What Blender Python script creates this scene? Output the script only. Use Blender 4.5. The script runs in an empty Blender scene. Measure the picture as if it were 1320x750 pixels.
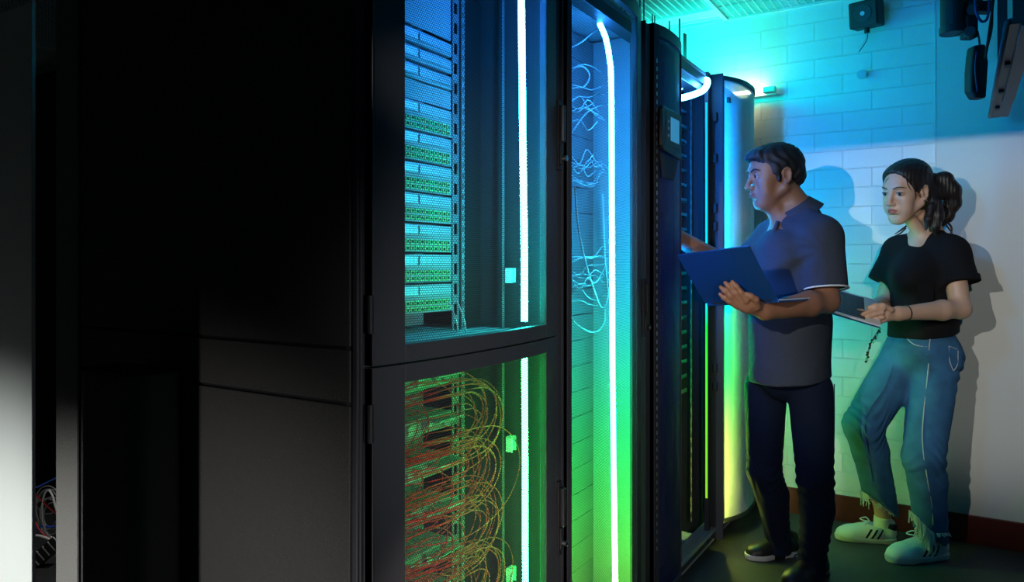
import bpy, bmesh, math, random
import numpy as np
from mathutils import Vector, Matrix

random.seed(7)
SC = bpy.context.scene
COL = SC.collection

# ------------------------------------------------------------------ camera
YAW = math.radians(31.95)
CO, SI = math.cos(YAW), math.sin(YAW)
F_PX, HOR, CAM_Z = 930.0, 342.0, 1.25
cam_data = bpy.data.cameras.new('camera')
cam = bpy.data.objects.new('camera', cam_data)
COL.objects.link(cam)
cam.location = (0, 0, CAM_Z)
cam.rotation_euler = (math.pi / 2, 0, YAW)
cam_data.sensor_fit = 'HORIZONTAL'
cam_data.sensor_width = 36.0
cam_data.lens = 36.0 * F_PX / 1320.0
cam_data.shift_y = -(375.0 - HOR) / 1320.0
cam_data.clip_start = 0.01
SC.camera = cam

SC.view_settings.view_transform = 'Standard'
SC.view_settings.look = 'None'
SC.view_settings.gamma = 1.0
SC.view_settings.use_curve_mapping = False
SC.view_settings.exposure = 0.0
SC.cycles.use_denoising = True
SC.cycles.transparent_max_bounces = 24
SC.cycles.max_bounces = 6
SC.cycles.sample_clamp_indirect = 3.0

world = bpy.data.worlds.new('world')
SC.world = world
world.use_nodes = True
world.node_tree.nodes['Background'].inputs[0].default_value = (0.01, 0.012, 0.014, 1)
world.node_tree.nodes['Background'].inputs[1].default_value = 0.08


def aim(o, target):
    d = Vector(target) - o.location
    o.rotation_euler = d.to_track_quat('-Z', 'Y').to_euler()


def spot(name, loc, target, power, angle, color=(1, 1, 1), blend=0.3, radius=0.02):
    l = bpy.data.lights.new(name, 'SPOT')
    l.energy = power; l.color = color; l.spot_size = math.radians(angle)
    l.spot_blend = blend; l.shadow_soft_size = radius
    o = bpy.data.objects.new(name, l); COL.objects.link(o)
    o.location = loc; aim(o, target)
    return o


def area(name, loc, target, power, sx, sy, color=(1, 1, 1), spread=180):
    l = bpy.data.lights.new(name, 'AREA')
    l.energy = power; l.color = color; l.shape = 'RECTANGLE'; l.size = sx; l.size_y = sy
    l.spread = math.radians(spread)
    o = bpy.data.objects.new(name, l); COL.objects.link(o)
    o.location = loc; aim(o, target)
    return o


# neutral lamp beside the camera, close to the rack row
spot('key_light', (-0.86, 0.10, 1.770), (-0.24, 3.3, 1.20), 125, 31, (1.0, 0.96, 0.86), 0.55, 0.003)
spot('second_key_light', (0.40, 0.10, 1.770), (0.16, 3.6, 1.15), 75, 27, (1.0, 0.96, 0.86), 0.7, 0.003)
# low lamps left of the camera
spot('low_light', (-0.81, -0.8, 0.45), (-1.38, 1.0, 0.30), 105, 54, (1.0, 0.97, 0.92), 1.0, 0.012)
spot('post_light', (-2.10, -0.8, 0.40), (-1.93, 0.98, 0.22), 140, 44, (1.0, 0.99, 0.95), 1.0, 0.01)
spot('column_light', (-2.9, -0.6, 0.10), (-2.95, 1.24, 0.02), 170, 56, (0.93, 1.0, 0.96), 1.0, 0.05)
spot('gap_light', (-2.60, 1.95, 1.1), (-3.22, 1.50, 0.30), 14, 60, (1.0, 1.0, 0.97), 0.6, 0.03)  # extra lamp added inside the gap to brighten the coloured leads
# spot added right of the camera to brighten the orange fibre cables
spot('cable_light', (0.35, 0.35, 0.55), (-1.10, 1.46, 0.50), 80, 27, (1.0, 0.80, 0.72), 0.8, 0.02)
# unseen cyan light above the rack row, shining at ceiling and wall
area('cyan_light', (-1.25, 3.45, 2.2), (-1.0, 3.85, 2.42), 7, 0.5, 0.15, (0.0, 0.90, 0.74))
# fill light added right of the camera to lift the rack fronts
spot('frame_light', (0.45, 0.30, 1.15), (-0.92, 1.85, 0.95), 60, 56, (1.0, 0.97, 0.95), 0.8, 0.02)
area('blue_light', (-1.0, 1.2, 2.25), (0.25, 3.85, 1.75), 6.5, 0.3, 0.2, (0.0, 0.36, 0.95), 110)

# ------------------------------------------------------------------ pixel measuring helpers
def cam2world(p):
    """camera frame (right, depth, height) to room frame"""
    X, D, Z = p
    return Vector((X * CO - D * SI, X * SI + D * CO, Z))


def cpt(px, py, D):
    return np.array([(px - 660.0) / F_PX * D, D, CAM_Z - (py - HOR) / F_PX * D])


def wpt(px, py, D):
    return cam2world(cpt(px, py, D))


# ------------------------------------------------------------------ materials
def new_mat(name):
    m = bpy.data.materials.new(name); m.use_nodes = True
    nt = m.node_tree
    return m, nt, nt.nodes['Principled BSDF']


def mat(name, color, rough=0.5, metal=0.0, bump=0.0, bscale=200.0, var=0.0, vscale=20.0, spec=0.5):
    m, nt, b = new_mat(name)
    b.inputs['Base Color'].default_value = (*color, 1)
    b.inputs['Roughness'].default_value = rough
    b.inputs['Metallic'].default_value = metal
    b.inputs['Specular IOR Level'].default_value = spec
    tc = nt.nodes.new('ShaderNodeTexCoord')
    if bump > 0:
        n = nt.nodes.new('ShaderNodeTexNoise'); n.inputs['Scale'].default_value = bscale
        n.inputs['Detail'].default_value = 3
        nt.links.new(tc.outputs['Object'], n.inputs['Vector'])
        bp = nt.nodes.new('ShaderNodeBump'); bp.inputs['Strength'].default_value = bump
        bp.inputs['Distance'].default_value = 0.002
        nt.links.new(n.outputs['Fac'], bp.inputs['Height'])
        nt.links.new(bp.outputs['Normal'], b.inputs['Normal'])
    if var > 0:
        n = nt.nodes.new('ShaderNodeTexNoise'); n.inputs['Scale'].default_value = vscale
        n.inputs['Detail'].default_value = 4
        nt.links.new(tc.outputs['Object'], n.inputs['Vector'])
        r = nt.nodes.new('ShaderNodeMixRGB')
        r.inputs['Color1'].default_value = (*[c * (1 - var) for c in color], 1)
        r.inputs['Color2'].default_value = (*[min(1, c * (1 + var)) for c in color], 1)
        nt.links.new(n.outputs['Fac'], r.inputs['Fac'])
        nt.links.new(r.outputs['Color'], b.inputs['Base Color'])
    return m


def emit(name, color, strength):
    m, nt, b = new_mat(name)
    b.inputs['Base Color'].default_value = (0.02, 0.02, 0.02, 1)
    b.inputs['Emission Color'].default_value = (*color, 1)
    b.inputs['Emission Strength'].default_value = strength
    return m


def led_mat(name, stops, strength, z0=0.0, z1=2.1):
    """addressable led tube whose colour changes along its height"""
    m, nt, b = new_mat(name)
    tc = nt.nodes.new('ShaderNodeNewGeometry')
    sx = nt.nodes.new('ShaderNodeSeparateXYZ')
    mr = nt.nodes.new('ShaderNodeMapRange')
    mr.inputs['From Min'].default_value = z0; mr.inputs['From Max'].default_value = z1
    cr = nt.nodes.new('ShaderNodeValToRGB')
    e = cr.color_ramp.elements
    while len(e) < len(stops): e.new(0.5)
    for i, (p, c) in enumerate(stops):
        e[i].position = p; e[i].color = (*c, 1)
    nt.links.new(tc.outputs['Position'], sx.inputs[0])
    nt.links.new(sx.outputs['Z'], mr.inputs['Value'])
    nt.links.new(mr.outputs[0], cr.inputs[0])
    b.inputs['Base Color'].default_value = (0.02, 0.02, 0.02, 1)
    nt.links.new(cr.outputs['Color'], b.inputs['Emission Color'])
    b.inputs['Emission Strength'].default_value = strength
    return m


def perforated(name, color, pitch, hole, metal=0.3, rough=0.45):
    """sheet metal with a staggered round hole pattern laid out in metres on the sheet"""
    m, nt, b = new_mat(name)
    b.inputs['Base Color'].default_value = (*color, 1)
    b.inputs['Roughness'].default_value = rough
    b.inputs['Metallic'].default_value = metal
    uv = nt.nodes.new('ShaderNodeUVMap'); uv.uv_map = 'UVMap'

    def lattice(ox, oy):
        v = nt.nodes.new('ShaderNodeVectorMath'); v.operation = 'MULTIPLY_ADD'
        v.inputs[1].default_value = (1 / pitch, 1 / (pitch * 1.732), 0)
        v.inputs[2].default_value = (ox, oy, 0)
        nt.links.new(uv.outputs[0], v.inputs[0])
        f = nt.nodes.new('ShaderNodeVectorMath'); f.operation = 'FRACTION'
        nt.links.new(v.outputs[0], f.inputs[0])
        s = nt.nodes.new('ShaderNodeVectorMath'); s.operation = 'SUBTRACT'
        s.inputs[1].default_value = (0.5, 0.5, 0)
        nt.links.new(f.outputs[0], s.inputs[0])
        k = nt.nodes.new('ShaderNodeVectorMath'); k.operation = 'MULTIPLY'
        k.inputs[1].default_value = (1, 1.732, 0)
        nt.links.new(s.outputs[0], k.inputs[0])
        l = nt.nodes.new('ShaderNodeVectorMath'); l.operation = 'LENGTH'
        nt.links.new(k.outputs[0], l.inputs[0])
        return l.outputs['Value']
    mn = nt.nodes.new('ShaderNodeMath'); mn.operation = 'MINIMUM'
    nt.links.new(lattice(0, 0), mn.inputs[0]); nt.links.new(lattice(.5, .5), mn.inputs[1])
    lt = nt.nodes.new('ShaderNodeMath'); lt.operation = 'GREATER_THAN'; lt.inputs[1].default_value = hole
    nt.links.new(mn.outputs[0], lt.inputs[0])
    nt.links.new(lt.outputs[0], b.inputs['Alpha'])
    return m


M = {}
M['black'] = mat('black powder coat', (0.016, 0.016, 0.018), 0.42, 0.2, 0.5, 900)
M['frame'] = mat('charcoal frame', (0.04, 0.042, 0.048), 0.45, 0.1, 0.35, 900, spec=0.3)
M['side'] = mat('textured black steel', (0.045, 0.045, 0.043), 0.5, 0.1, 0.9, 500, 0.15, 300)
M['post'] = mat('textured grey steel', (0.22, 0.22, 0.21), 0.55, 0.2, 0.9, 500, 0.2, 300)
M['inner'] = mat('rack inner panel', (0.34, 0.35, 0.36), 0.6, 0.0, 0.2, 400)
M['dark'] = mat('matt black', (0.008, 0.008, 0.009), 0.6)
M['rail'] = mat('zinc rail', (0.55, 0.56, 0.58), 0.35, 0.8)
M['chrome'] = mat('chrome', (0.7, 0.7, 0.7), 0.15, 1.0)
M['mesh1'] = perforated('perforated door steel', (0.05, 0.055, 0.06), 0.0052, 0.37)
M['mesh2'] = perforated('fine perforated door steel', (0.05, 0.055, 0.06), 0.0052, 0.37)
M['mesh3'] = perforated('dense perforated door steel', (0.015, 0.022, 0.09), 0.0052, 0.24)
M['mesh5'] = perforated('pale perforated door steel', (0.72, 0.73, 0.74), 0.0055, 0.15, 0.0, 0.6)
M['white'] = mat('white paint', (0.72, 0.72, 0.70), 0.6, 0, 0.3, 60)
M['red'] = mat('dark red baseboard paint', (0.10, 0.008, 0.006), 0.45, 0, 0.3, 80, 0.25, 12)
M['port'] = mat('patch panel plate', (0.45, 0.47, 0.5), 0.4, 0.3)
M['jack'] = mat('green jack row', (0.25, 0.6, 0.2), 0.5)
M['jackdark'] = mat('jack hole', (0.01, 0.01, 0.01), 0.6)
M['lcd'] = emit('lit display', (0.05, 0.32, 0.62), 0.6)
M['redled'] = emit('red status led', (1, 0.02, 0.01), 3)
M['greenled'] = emit('green status led', (0.1, 1, 0.1), 3)


def brick_mat():
    m, nt, b = new_mat('painted brick')
    tc = nt.nodes.new('ShaderNodeNewGeometry')
    sx = nt.nodes.new('ShaderNodeSeparateXYZ'); cx = nt.nodes.new('ShaderNodeCombineXYZ')
    nt.links.new(tc.outputs['Position'], sx.inputs[0])
    ax = nt.nodes.new('ShaderNodeMath'); ax.inputs[1].default_value = -0.0215 + 20 * 0.258
    az = nt.nodes.new('ShaderNodeMath'); az.inputs[1].default_value = 0.037
    nt.links.new(sx.outputs['X'], ax.inputs[0]); nt.links.new(sx.outputs['Z'], az.inputs[0])
    nt.links.new(ax.outputs[0], cx.inputs[0]); nt.links.new(az.outputs[0], cx.inputs[1])
    br = nt.nodes.new('ShaderNodeTexBrick')
    br.inputs['Scale'].default_value = 1.0
    br.inputs['Brick Width'].default_value = 0.258
    br.inputs['Row Height'].default_value = 0.0925
    br.inputs['Mortar Size'].default_value = 0.0028
    br.inputs['Mortar Smooth'].default_value = 0.35
    br.inputs['Color1'].default_value = (0.74, 0.74, 0.72, 1)
    br.inputs['Color2'].default_value = (0.70, 0.70, 0.68, 1)
    br.inputs['Mortar'].default_value = (0.71, 0.71, 0.69, 1)
    nt.links.new(cx.outputs[0], br.inputs['Vector'])
    nt.links.new(br.outputs['Color'], b.inputs['Base Color'])
    n = nt.nodes.new('ShaderNodeTexNoise'); n.inputs['Scale'].default_value = 60; n.inputs['Detail'].default_value = 4
    nt.links.new(tc.outputs['Position'], n.inputs['Vector'])
    mx = nt.nodes.new('ShaderNodeMath'); mx.operation = 'MULTIPLY_ADD'
    mx.inputs[1].default_value = -1.0
    nn = nt.nodes.new('ShaderNodeMath'); nn.operation = 'MULTIPLY'; nn.inputs[1].default_value = 0.12
    nt.links.new(n.outputs['Fac'], nn.inputs[0])
    nt.links.new(br.outputs['Fac'], mx.inputs[0]); nt.links.new(nn.outputs[0], mx.inputs[2])
    bp = nt.nodes.new('ShaderNodeBump'); bp.inputs['Strength'].default_value = 1.0
    bp.inputs['Distance'].default_value = 0.006
    nt.links.new(mx.outputs[0], bp.inputs['Height'])
    nt.links.new(bp.outputs['Normal'], b.inputs['Normal'])
    b.inputs['Roughness'].default_value = 0.55
    return m


M['brick'] = brick_mat()
M['plaster'] = mat('painted plaster', (0.62, 0.63, 0.61), 0.55, 0, 0.15, 30)
M['floor'] = mat('dark grey floor', (0.045, 0.045, 0.047), 0.5, 0, 0.4, 150, 0.35, 9)


# ------------------------------------------------------------------ mesh helpers
class MB:
    """collects shapes for ONE mesh object"""
    def __init__(self):
        self.v = []; self.f = []; self.uv = {}

    def box(self, a, b, rot=None, c=None):
        x0, y0, z0 = a; x1, y1, z1 = b
        vs = [Vector((x, y, z)) for z in (z0, z1) for x, y in ((x0, y0), (x1, y0), (x1, y1), (x0, y1))]
        if rot is not None:
            c = Vector(c) if c is not None else (Vector(a) + Vector(b)) / 2
            vs = [rot @ (v - c) + c for v in vs]
        n = len(self.v); self.v += vs
        for q in ((0, 3, 2, 1), (4, 5, 6, 7), (0, 1, 5, 4), (1, 2, 6, 5), (2, 3, 7, 6), (3, 0, 4, 7)):
            self.f.append([n + i for i in q])
        return self

    def tube(self, pts, r, seg=8, caps=True):
        pts = [Vector(p) for p in pts]
        n0 = len(self.v)
        rs = r if isinstance(r, (list, tuple)) else [r] * len(pts)
        t = (pts[1] - pts[0]).normalized()
        up = Vector((0, 0, 1)) if abs(t.z) < 0.9 else Vector((1, 0, 0))
        nrm = t.cross(up).normalized()
        for i, p in enumerate(pts):
            if i < len(pts) - 1: t2 = (pts[i + 1] - p)
            else: t2 = p - pts[i - 1]
            if 0 < i < len(pts) - 1: t2 = (pts[i + 1] - pts[i - 1])
            t = t2.normalized()
            nrm = (nrm - t * nrm.dot(t))
            if nrm.length < 1e-6: nrm = t.orthogonal()
            nrm.normalize(); bn = t.cross(nrm)
            for k in range(seg):
                a = 2 * math.pi * k / seg
                self.v.append(p + (nrm * math.cos(a) + bn * math.sin(a)) * rs[i])
        for i in range(len(pts) - 1):
            for k in range(seg):
                a = n0 + i * seg + k; b = n0 + i * seg + (k + 1) % seg
                self.f.append([a, b, b + seg, a + seg])
        if caps:
            self.f.append([n0 + k for k in range(seg)][::-1])
            self.f.append([n0 + (len(pts) - 1) * seg + k for k in range(seg)])
        return self

    def prism(self, outline, axis, lo, hi):
        """outline: 2D points in the two other axes, extruded along axis from lo to hi"""
        n = len(self.v); m = len(outline)
        for h in (lo, hi):
            for a, b in outline:
                p = {'x': (h, a, b), 'y': (a, h, b), 'z': (a, b, h)}[axis]
                self.v.append(Vector(p))
        self.f.append([n + i for i in range(m)][::-1]); self.f.append([n + m + i for i in range(m)])
        for i in range(m):
            j = (i + 1) % m
            self.f.append([n + i, n + j, n + m + j, n + m + i])
        return self

    def build(self, name, material, parent=None, origin=None, smooth=False, bevel=0.0):
        me = bpy.data.meshes.new(name)
        off = Vector(origin) if origin is not None else (parent_world(parent) if parent else Vector((0, 0, 0)))
        me.from_pydata([tuple(Vector(v) - off) for v in self.v], [], self.f)
        bm = bmesh.new(); bm.from_mesh(me)
        bmesh.ops.recalc_face_normals(bm, faces=bm.faces)
        bm.to_mesh(me); bm.free()
        me.materials.append(material)
        if smooth:
            for p in me.polygons: p.use_smooth = True
        o = bpy.data.objects.new(name, me); COL.objects.link(o)
        if parent:
            o.parent = parent
            o.location = off - parent_world(parent)
        else:
            o.location = off
        if bevel > 0:
            md = o.modifiers.new('bevel', 'BEVEL'); md.width = bevel; md.segments = 2
            md.limit_method = 'ANGLE'; md.angle_limit = math.radians(40)
        return o


def parent_world(o):
    p = Vector((0, 0, 0))
    while o is not None:
        p = p + o.location; o = o.parent
    return p


def tag(o, label=None, cat=None, group=None, kind=None):
    if label: o['label'] = label
    if cat: o['category'] = cat
    if group: o['group'] = group
    if kind: o['kind'] = kind
    return o


def thing(name, label, cat, loc=(0, 0, 0), group=None):
    o = bpy.data.objects.new(name, None); COL.objects.link(o)
    o.location = loc; o.empty_display_size = 0.1
    return tag(o, label, cat, group)


def struct(name, mb, material, **k):
    return tag(mb.build(name, material, **k), kind='structure')


def bez(p0, p1, p2, p3, n=16):
    p0, p1, p2, p3 = map(Vector, (p0, p1, p2, p3))
    out = []
    for i in range(n + 1):
        t = i / n; s = 1 - t
        out.append(p0 * s ** 3 + p1 * 3 * s * s * t + p2 * 3 * s * t * t + p3 * t ** 3)
    return out


def catmull(pts, n=8):
    pts = [Vector(p) for p in pts]
    P = [pts[0] * 2 - pts[1]] + pts + [pts[-1] * 2 - pts[-2]]
    out = []
    for i in range(1, len(P) - 2):
        for k in range(n):
            t = k / n
            a, b, c, d = P[i - 1], P[i], P[i + 1], P[i + 2]
            out.append(0.5 * ((2 * b) + (c - a) * t + (2 * a - 5 * b + 4 * c - d) * t * t + (3 * b - a - 3 * c + d) * t ** 3))
    out.append(pts[-1])
    return out


# ------------------------------------------------------------------ room shell
WY = 3.85
CZ = 2.555
struct('floor', MB().box((-6, -4, -0.1), (3.2, 4.1, 0)), M['floor'])
struct('wall_back', MB().box((-6, WY, 0), (-0.106, 4.1, 2.9)), M['brick'])
struct('wall_back_plaster', MB().box((-0.106, WY - 0.001, 0), (3.2, 4.1, 2.9)), M['plaster'])
seam = MB()
rr = random.Random(3)
zz = 0.13
while zz < CZ - 0.01:
    h = rr.choice((0.085, 0.0925, 0.03, 0.06)); h = min(h, CZ - zz)
    o = rr.uniform(-0.0025, 0.0025)
    seam.box((-0.109 + o, WY - 0.0035, zz), (-0.103 + o, WY + 0.01, zz + h - 0.004))
    zz += h
struct('trim_1', seam, M['white'])
struct('baseboard_back', MB().box((-3.0, WY - 0.014, 0), (3.2, WY, 0.128)), M['red'], bevel=0.003)
struct('ceiling', MB().box((-6, -4, 2.72), (3.2, 4.1, 2.9)), mat('ceiling slab', (0.16, 0.16, 0.16), 0.8))
struct('wall_right', MB().box((3.0, -4, 0), (3.2, WY, 2.72)), M['plaster'])
struct('wall_rear', MB().box((-6, -4.1, 0), (3.2, -4.0, 2.72)), M['plaster'])
struct('wall_far_left', MB().box((-6.1, -4, 0), (-6.0, 4.1, 2.72)), M['white'])
# unseen beam added to cut off the key light above head height
struct('light_cutoff_beam', MB().box((-1.6, 0.50, 1.7766), (1.2, 0.56, 2.72)), M['dark'])

# open metal ceiling grid
g = MB()
for x in (-4.66, -3.46, -2.26, -1.06, 0.14, 1.34):
    g.box((x - 0.011, 1.2, CZ - 0.01), (x + 0.011, WY, CZ + 0.03))
for y in (1.26, 2.46, 3.66):
    g.box((-5.9, y - 0.008, CZ - 0.006), (-1.06, y + 0.008, CZ + 0.02))
g.box((-6, WY - 0.012, CZ - 0.01), (3.0, WY, CZ + 0.004))
struct('ceiling_bars', g, M['white'])
g = MB()
g.box((-5.9, 3.668, CZ + 0.002), (-1.071, 3.83, CZ + 0.014))
g.box((-5.9, 3.79, CZ - 0.006), (-1.071, 3.80, CZ + 0.004))
struct('ceiling_panel', g, M['white'])
g = MB()
x = -5.88
while x < 2.2:
    if x > -1.06 or True:
        g.box((x, 2.0 if x > -3 else 1.2, CZ), (x + 0.0035, 3.655 if x < -1.06 else WY - 0.012, CZ + 0.006))
    x += 0.036
y = 1.25
while y < WY - 0.02:
    g.box((-5.9, y, CZ + 0.0005), (-1.07 if y > 3.66 - 0.02 else 2.2, y + 0.0022, CZ + 0.005)) if y < 3.65 else g.box((-1.05, y, CZ + 0.0005), (2.2, y + 0.0022, CZ + 0.005))
    y += 0.017
struct('ceiling_mesh', g, M['white'])

# ------------------------------------------------------------------ server racks
FX = -0.92           # front plane of the rack row
RH = 2.09            # rack height


def arc_x(y, y0, y1, bulge, x):
    t = (y - y0) / (y1 - y0) * 2 - 1
    return x + bulge * (1 - abs(t) ** 2.4)


def curved_strip(y0, y1, z0, z1, Y0, Y1, bulge, x, th=0.012, n=14):
    """piece of a bowed door front between y0..y1, z0..z1 with thickness th behind it"""
    mb = MB()
    ys = [y0 + (y1 - y0) * i / n for i in range(n + 1)]
    out = [(arc_x(y, Y0, Y1, bulge, x), y) for y in ys]
    inn = [(a - th, y) for a, y in reversed(out)]
    mb.prism(out + inn, 'z', z0, z1)
    return mb


def door(root, Y0, Y1, z0, z1, bulge, mesh_mat, left=0.03, right=0.09, top=0.05, bottom=0.05, x=FX, name='door',
         label=None, hinge_side_dark=True):
    n = 20
    fr = MB()
    for (a, b, c, d) in ((Y0, Y0 + left, z0, z1), (Y1 - right, Y1, z0, z1),
                         (Y0 + left, Y1 - right, z0, z0 + bottom), (Y0 + left, Y1 - right, z1 - top, z1)):
        s = curved_strip(a, b, c, d, Y0, Y1, bulge, x, 0.02, 6 if b - a < 0.2 else n)
        k = len(fr.v); fr.v += s.v; fr.f += [[i + k for i in f] for f in s.f]
    # return flanges down both sides
    fr.box((x - 0.04, Y0, z0), (x + 0.001, Y0 + 0.003, z1))
    fr.box((x - 0.04, Y1 - 0.003, z0), (x + 0.001, Y1, z1))
    d = fr.build(name, M['frame'], root, bevel=0.0025)
    if label: d['label'] = label
    # perforated sheet
    a, b, c, e = Y0 + left, Y1 - right, z0 + bottom, z1 - top
    ys = [a + (b - a) * i / n for i in range(n + 1)]
    me = bpy.data.meshes.new('perforated_sheet')
    vs = []; us = []
    s = 0; last = None
    off = parent_world(root)
    for y in ys:
        p = (arc_x(y, Y0, Y1, bulge, x) - 0.006, y)
        if last: s += math.hypot(p[0] - last[0], p[1] - last[1])
        last = p; us.append(s)
        vs += [Vector((p[0], p[1], c)) - off, Vector((p[0], p[1], e)) - off]
    fs = [(2 * i, 2 * i + 2, 2 * i + 3, 2 * i + 1) for i in range(n)]
    me.from_pydata([tuple(v) for v in vs], [], fs)
    uvl = me.uv_layers.new(name='UVMap')
    for p in me.polygons:
        p.use_smooth = True
        for li in p.loop_indices:
            vi = me.loops[li].vertex_index
            uvl.data[li].uv = (us[vi // 2], c if vi % 2 == 0 else e)
    me.materials.append(mesh_mat)
    o = bpy.data.objects.new('perforated_sheet', me); COL.objects.link(o); o.parent = d
    return d


def latch(parent, y, zc, h=0.2, x=FX, w=0.022):
    mb = MB()
    mb.box((x - 0.015, y - w / 2, zc - h / 2), (x + 0.004, y + w / 2, zc + h / 2))
    mb.box((x, y - w * 0.33, zc - h * 0.1), (x + 0.018, y + w * 0.33, zc + h * 0.42))
    mb.box((x, y - w * 0.28, zc - h * 0.42), (x + 0.010, y + w * 0.28, zc - h * 0.12))
    hd = mb.build('door_handle', M['black'], parent, bevel=0.003)
    k = MB().tube([(x + 0.002, y + 0.004, zc - h * 0.33), (x + 0.022, y + 0.004, zc - h * 0.33)], 0.008, 14)
    lk = k.build('handle_lock', M['chrome'], parent, smooth=False, bevel=0.001)
    lk['label'] = 'round chrome key lock'
    return hd


def rack_shell(y0, y1, label, name='server_rack', depth=1.08, partition=True, front_post=0.03, lining='inner'):
    root = thing(name, label, 'rack', (FX - depth / 2, (y0 + y1) / 2, 0), 'server racks in the row')
    X1 = FX - 0.022; X0 = FX - depth
    f = MB()
    pw = front_post
    for (a, b) in ((y0 + 0.004, y0 + pw), (y1 - pw, y1 - 0.004)):
        f.box((X1 - 0.04, a, 0.03), (X1, b, RH - 0.02))
        f.box((X0, a, 0.03), (X0 + 0.04, b, RH - 0.02))
    f.box((X1 - 0.05, y0 + 0.004, 0.03), (X1, y1 - 0.004, 0.09))
    f.box((X1 - 0.05, y0 + 0.004, RH - 0.06), (X1, y1 - 0.004, RH - 0.02))
    f.box((X0, y0 + 0.004, 0.03), (X0 + 0.05, y1 - 0.004, 0.09))
    f.box((X0, y0 + 0.004, RH - 0.06), (X0 + 0.05, y1 - 0.004, RH - 0.02))
    f.build('rack_frame', M['frame'], root, bevel=0.002)
    MB().box((X0, y0 + 0.004, RH - 0.02), (X1, y1 - 0.004, RH - 0.004)).build('roof_panel', M['inner'], root, bevel=0.002)
    MB().box((X0, y0 + 0.004, 0.02), (X1, y1 - 0.004, 0.03)).build('floor_panel', M['inner'], root)
    MB().box((X0 - 0.012, y0 + 0.004, 0.03), (X0 - 0.002, y1 - 0.004, RH - 0.02)).build('rear_door', M['inner'], root)
    if partition:
        MB().box((X0 + 0.01, y1 - 0.010, 0.03), (X1 - 0.05, y1 - 0.005, RH - 0.03)).build('side_panel', M[lining], root)
    for sx in (X0 + 0.1, X1 - 0.1):
        for yy in (y0 + 0.08, y1 - 0.08):
            MB().tube([(sx, yy, 0.0), (sx, yy, 0.022)], 0.02, 12).build('levelling_foot', M['chrome'], root)
    return root, X0, X1


def rail(root, x, y, z0, z1, slot=0.0445, lit=None, w=0.022):
    """vertical 19 inch rail with square mounting holes"""
    mb = MB()
    mb.box((x - 0.003, y, z0), (x, y + w * 0.25, z1))
    mb.box((x - 0.003, y + w * 0.75, z0), (x, y + w, z1))
    z = z0
    while z < z1:
        mb.box((x - 0.003, y + w * 0.25, z), (x, y + w * 0.75, min(z1, z + slot * 0.45)))
        z += slot
    return mb.build('mounting_rail', lit or M['rail'], root)


def led_tube(name, pts, r, material, label, group=None):
    o = MB().tube(pts, r, 12).build(name, material, None, origin=pts[len(pts) // 2] if False else tuple(Vector(pts[-1])), smooth=True)
    return tag(o, label, 'light tube', group)


def on_x(px, py, x):
    """point of the plane x = const seen at a photo pixel, for measuring"""
    u = (px - 660.0) / F_PX
    D = x / (-SI + CO * u)
    return wpt(px, py, D)


R = 0.02
UP = [(0.0, (0.0, .9, .5)), (0.2, (0.0, .75, .8)), (0.5, (0.0, .48, 1.0)), (0.8, (0.0, .22, 1.0))]


def stops(l):
    return [(p, (R if c[0] == 0 else c[0], c[1], c[2])) for p, c in l]


LED_UP = led_mat('led upper', stops(UP), 120, 1.05, 2.1)
LED_LOW = led_mat('led lower', stops([(0, (0.0, 1, .12)), (1, (0.0, 1, .16))]), 80, 0.1, 1.05)
LED_2 = led_mat('led second', stops([(0.0, (.35, .65, .08)), (.12, (.10, .9, .08)), (.28, (0.0, 1, .14)), (.42, (0.0, .85, .42)), (.54, (0.0, .6, .85)), (.7, (0.0, .38, 1)), (1, (0.0, .22, 1))]), 105, 0.0, 2.1)
LED_4 = led_mat('led fourth', ([(0.0, (.6, .6, .1)), (.22, (.35, .6, .06)), (.34, (0.0, .9, .06)), (.49, (0.0, 1, .16)), (.53, (0.0, .6, .8)), (.75, (0.0, .36, 1)), (1, (0.0, .22, 1))]), 150, 0.0, 2.1)

# ---- rack 1: split into two compartments, nearest the camera
y0, y1 = 0.979, 1.755
root, X0, X1 = rack_shell(y0, y1, 'nearest black server rack with a blue-lit upper door over a green-lit lower door')
SPX = -1.905    # where the side panel ends and the rear post begins
SEAM = 1.062
s = MB()
s.box((SPX, y0 - 0.001, 1.098), (FX - 0.045, y0 + 0.004, RH - 0.02)); s.build('side_panel', M['side'], root, bevel=0.003)
s = MB(); s.box((SPX, y0 - 0.001, 0.994), (FX - 0.045, y0 + 0.004, 1.092)); s.build('side_panel', M['side'], root, bevel=0.003)
s = MB(); s.box((SPX, y0 - 0.001, 0.03), (FX - 0.045, y0 + 0.004, 0.988)); s.build('side_panel', M['side'], root, bevel=0.003)
MB().box((SPX + .005, y0 + 0.005, 0.03), (FX - 0.05, y0 + 0.012, RH - 0.02)).build('inner_side_panel', M['dark'], root)
rp = MB(); rp.box((FX - 1.10, y0 - 0.006, 0.02), (SPX - 0.008, y0 + 0.045, RH - 0.005))
o = rp.build('rear_post', M['post'], root, bevel=0.004); o['label'] = 'textured grey rear corner post'
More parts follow.
